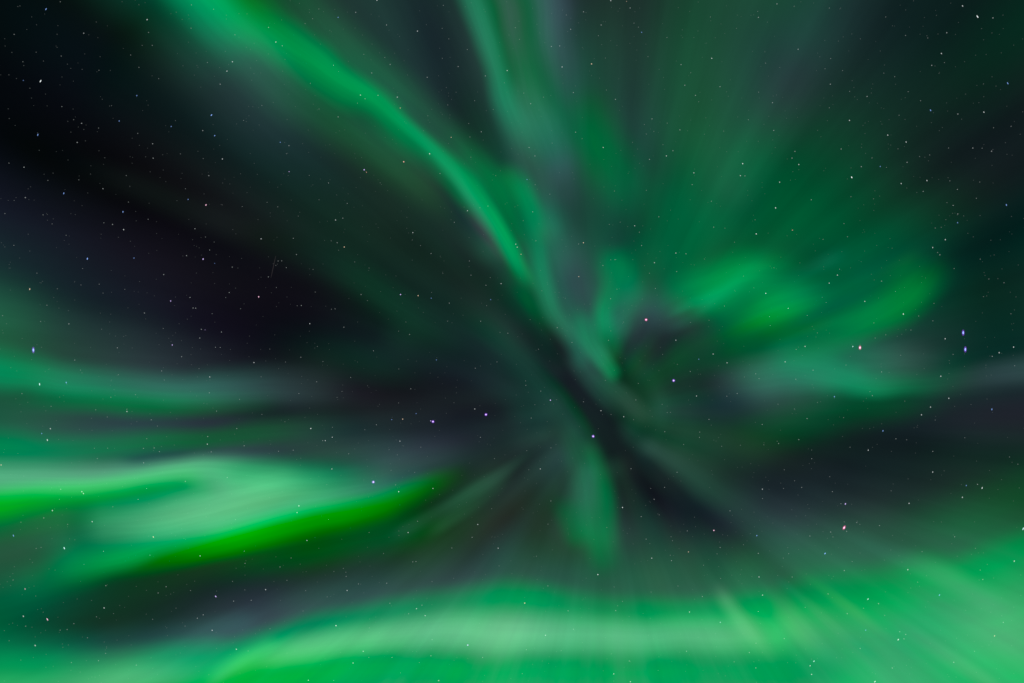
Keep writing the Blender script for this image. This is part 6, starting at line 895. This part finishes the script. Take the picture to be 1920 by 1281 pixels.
def build_stars():
    mats, meshes = {}, {}
    halo_mat = star_material("star_halo", (0.36, 0.06, 1.0), 0.16)
    halo_pink = star_material("star_halo_pink", (1.0, 0.08, 0.4), 0.16)
    for x, y, mag, c, label in STARS:
        rad, glow = STAR_MAG[mag]
        if (mag, c) not in meshes:
            me = ball("star", 2); me.materials.append(star_material("starlight_%s" % c, STAR_RGB[c], glow)); meshes[(mag, c)] = me
        d = direction(x, y)
        o = bpy.data.objects.new("star", meshes[(mag, c)]); col.objects.link(o)
        o.location = EYE + d * STAR_R
        s = rad * CHART
        r = math.hypot(x, y)
        k = 1.0 + (1.0 if mag >= 6 else 0.8 if mag == 5 else 0.4) * max(0.0, (r - 420) / 600) if mag >= 4 else 1.0
        # lens smear put into the shape: off-centre bright stars stretched around the chart centre
        tdir = (direction(x - y / max(r, 1) * 2, y + x / max(r, 1) * 2) - d)
        tdir = (tdir - d * tdir.dot(d)).normalized()
        o.rotation_mode = 'QUATERNION'
        o.rotation_quaternion = Matrix((tdir, d.cross(tdir), d)).transposed().to_quaternion()
        w = 1.0 / (1.0 + 0.8 * (k - 1.0))
        o.scale = (s * k, s * w, s * w)
        tag(o, label, "star", "stars")
        if mag == 7:
            key = ('halo', c)
            if key not in meshes:
                h = ball("halo", 2); h.materials.append(halo_pink if c in 'pr' else halo_mat); meshes[key] = h
            ho = bpy.data.objects.new("halo", meshes[key]); col.objects.link(ho)
            ho.parent = o; ho.scale = (2.1, 2.1, 2.1)


def build_faint_stars():
    rng = random.Random(11)
    groups = {}
    pts = [(x, y, m) for x, y, m in FAINT]
    for _ in range(2400):
        pts.append((rng.uniform(-1000, 1000), rng.uniform(-680, 680), 0))
    base = ball("tmp", 1)
    bv = [v.co.copy() for v in base.vertices]; bf = [tuple(p.vertices) for p in base.polygons]
    vs, fs, mi = [], [], []
    for x, y, m in pts:
        if m == 0:
            s = rng.uniform(0.45, 0.7) * CHART; k = 3
        else:
            s = STAR_MAG[m][0] * CHART * rng.uniform(0.9, 1.1); k = {3: 0, 2: 1, 1: 2}[m]
        c = EYE + direction(x, y) * STAR_R
        i0 = len(vs)
        vs += [c + v * s for v in bv]; fs += [tuple(i + i0 for i in f) for f in bf]; mi += [k] * len(bf)
    me = bpy.data.meshes.new("faint_stars"); me.from_pydata(vs, [], fs); me.update()
    me.polygons.foreach_set("material_index", mi)
    for g in (STAR_MAG[3][1], STAR_MAG[2][1], STAR_MAG[1][1], 0.03):
        me.materials.append(star_material("faint_starlight", (0.9, 1.0, 0.98), g))
    o = link("faint_stars", me, None)
    bpy.data.meshes.remove(base)
    tag(o, "countless faint white stars sprinkled thinly over the whole sky", "faint stars", kind="stuff")


def build_meteor():
    a, b = direction(517 - 960, 640.5 - 480) * STAR_R, direction(508 - 960, 640.5 - 521) * STAR_R
    n, k = 12, 8
    ax = (b - a); u = ax.orthogonal().normalized(); w = ax.normalized().cross(u)
    mid = (a + b) / 2 + EYE
    vs, fs = [], []
    for i in range(n + 1):
        t = i / n
        r = 0.55 * CHART * (0.25 + 0.75 * math.sin(math.pi * min(max(t, 0.03), 0.97)) ** 0.5)
        for j in range(k):
            q = 2 * math.pi * j / k
            vs.append(ax * (t - 0.5) + (u * math.cos(q) + w * math.sin(q)) * r)
    for i in range(n):
        for j in range(k):
            fs.append((i * k + j, (i + 1) * k + j, (i + 1) * k + (j + 1) % k, i * k + (j + 1) % k))
    me = bpy.data.meshes.new("meteor"); me.from_pydata(vs, [], fs); me.update()
    o = link("meteor", me, star_material("meteor_light", (1.0, 0.85, 0.85), 0.012))
    o.location = mid
    tag(o, "thin faint straight meteor streak in the dark violet gap", "meteor")


build_sky()
build_ground()
build_aurora()
build_stars()
build_faint_stars()
build_meteor()
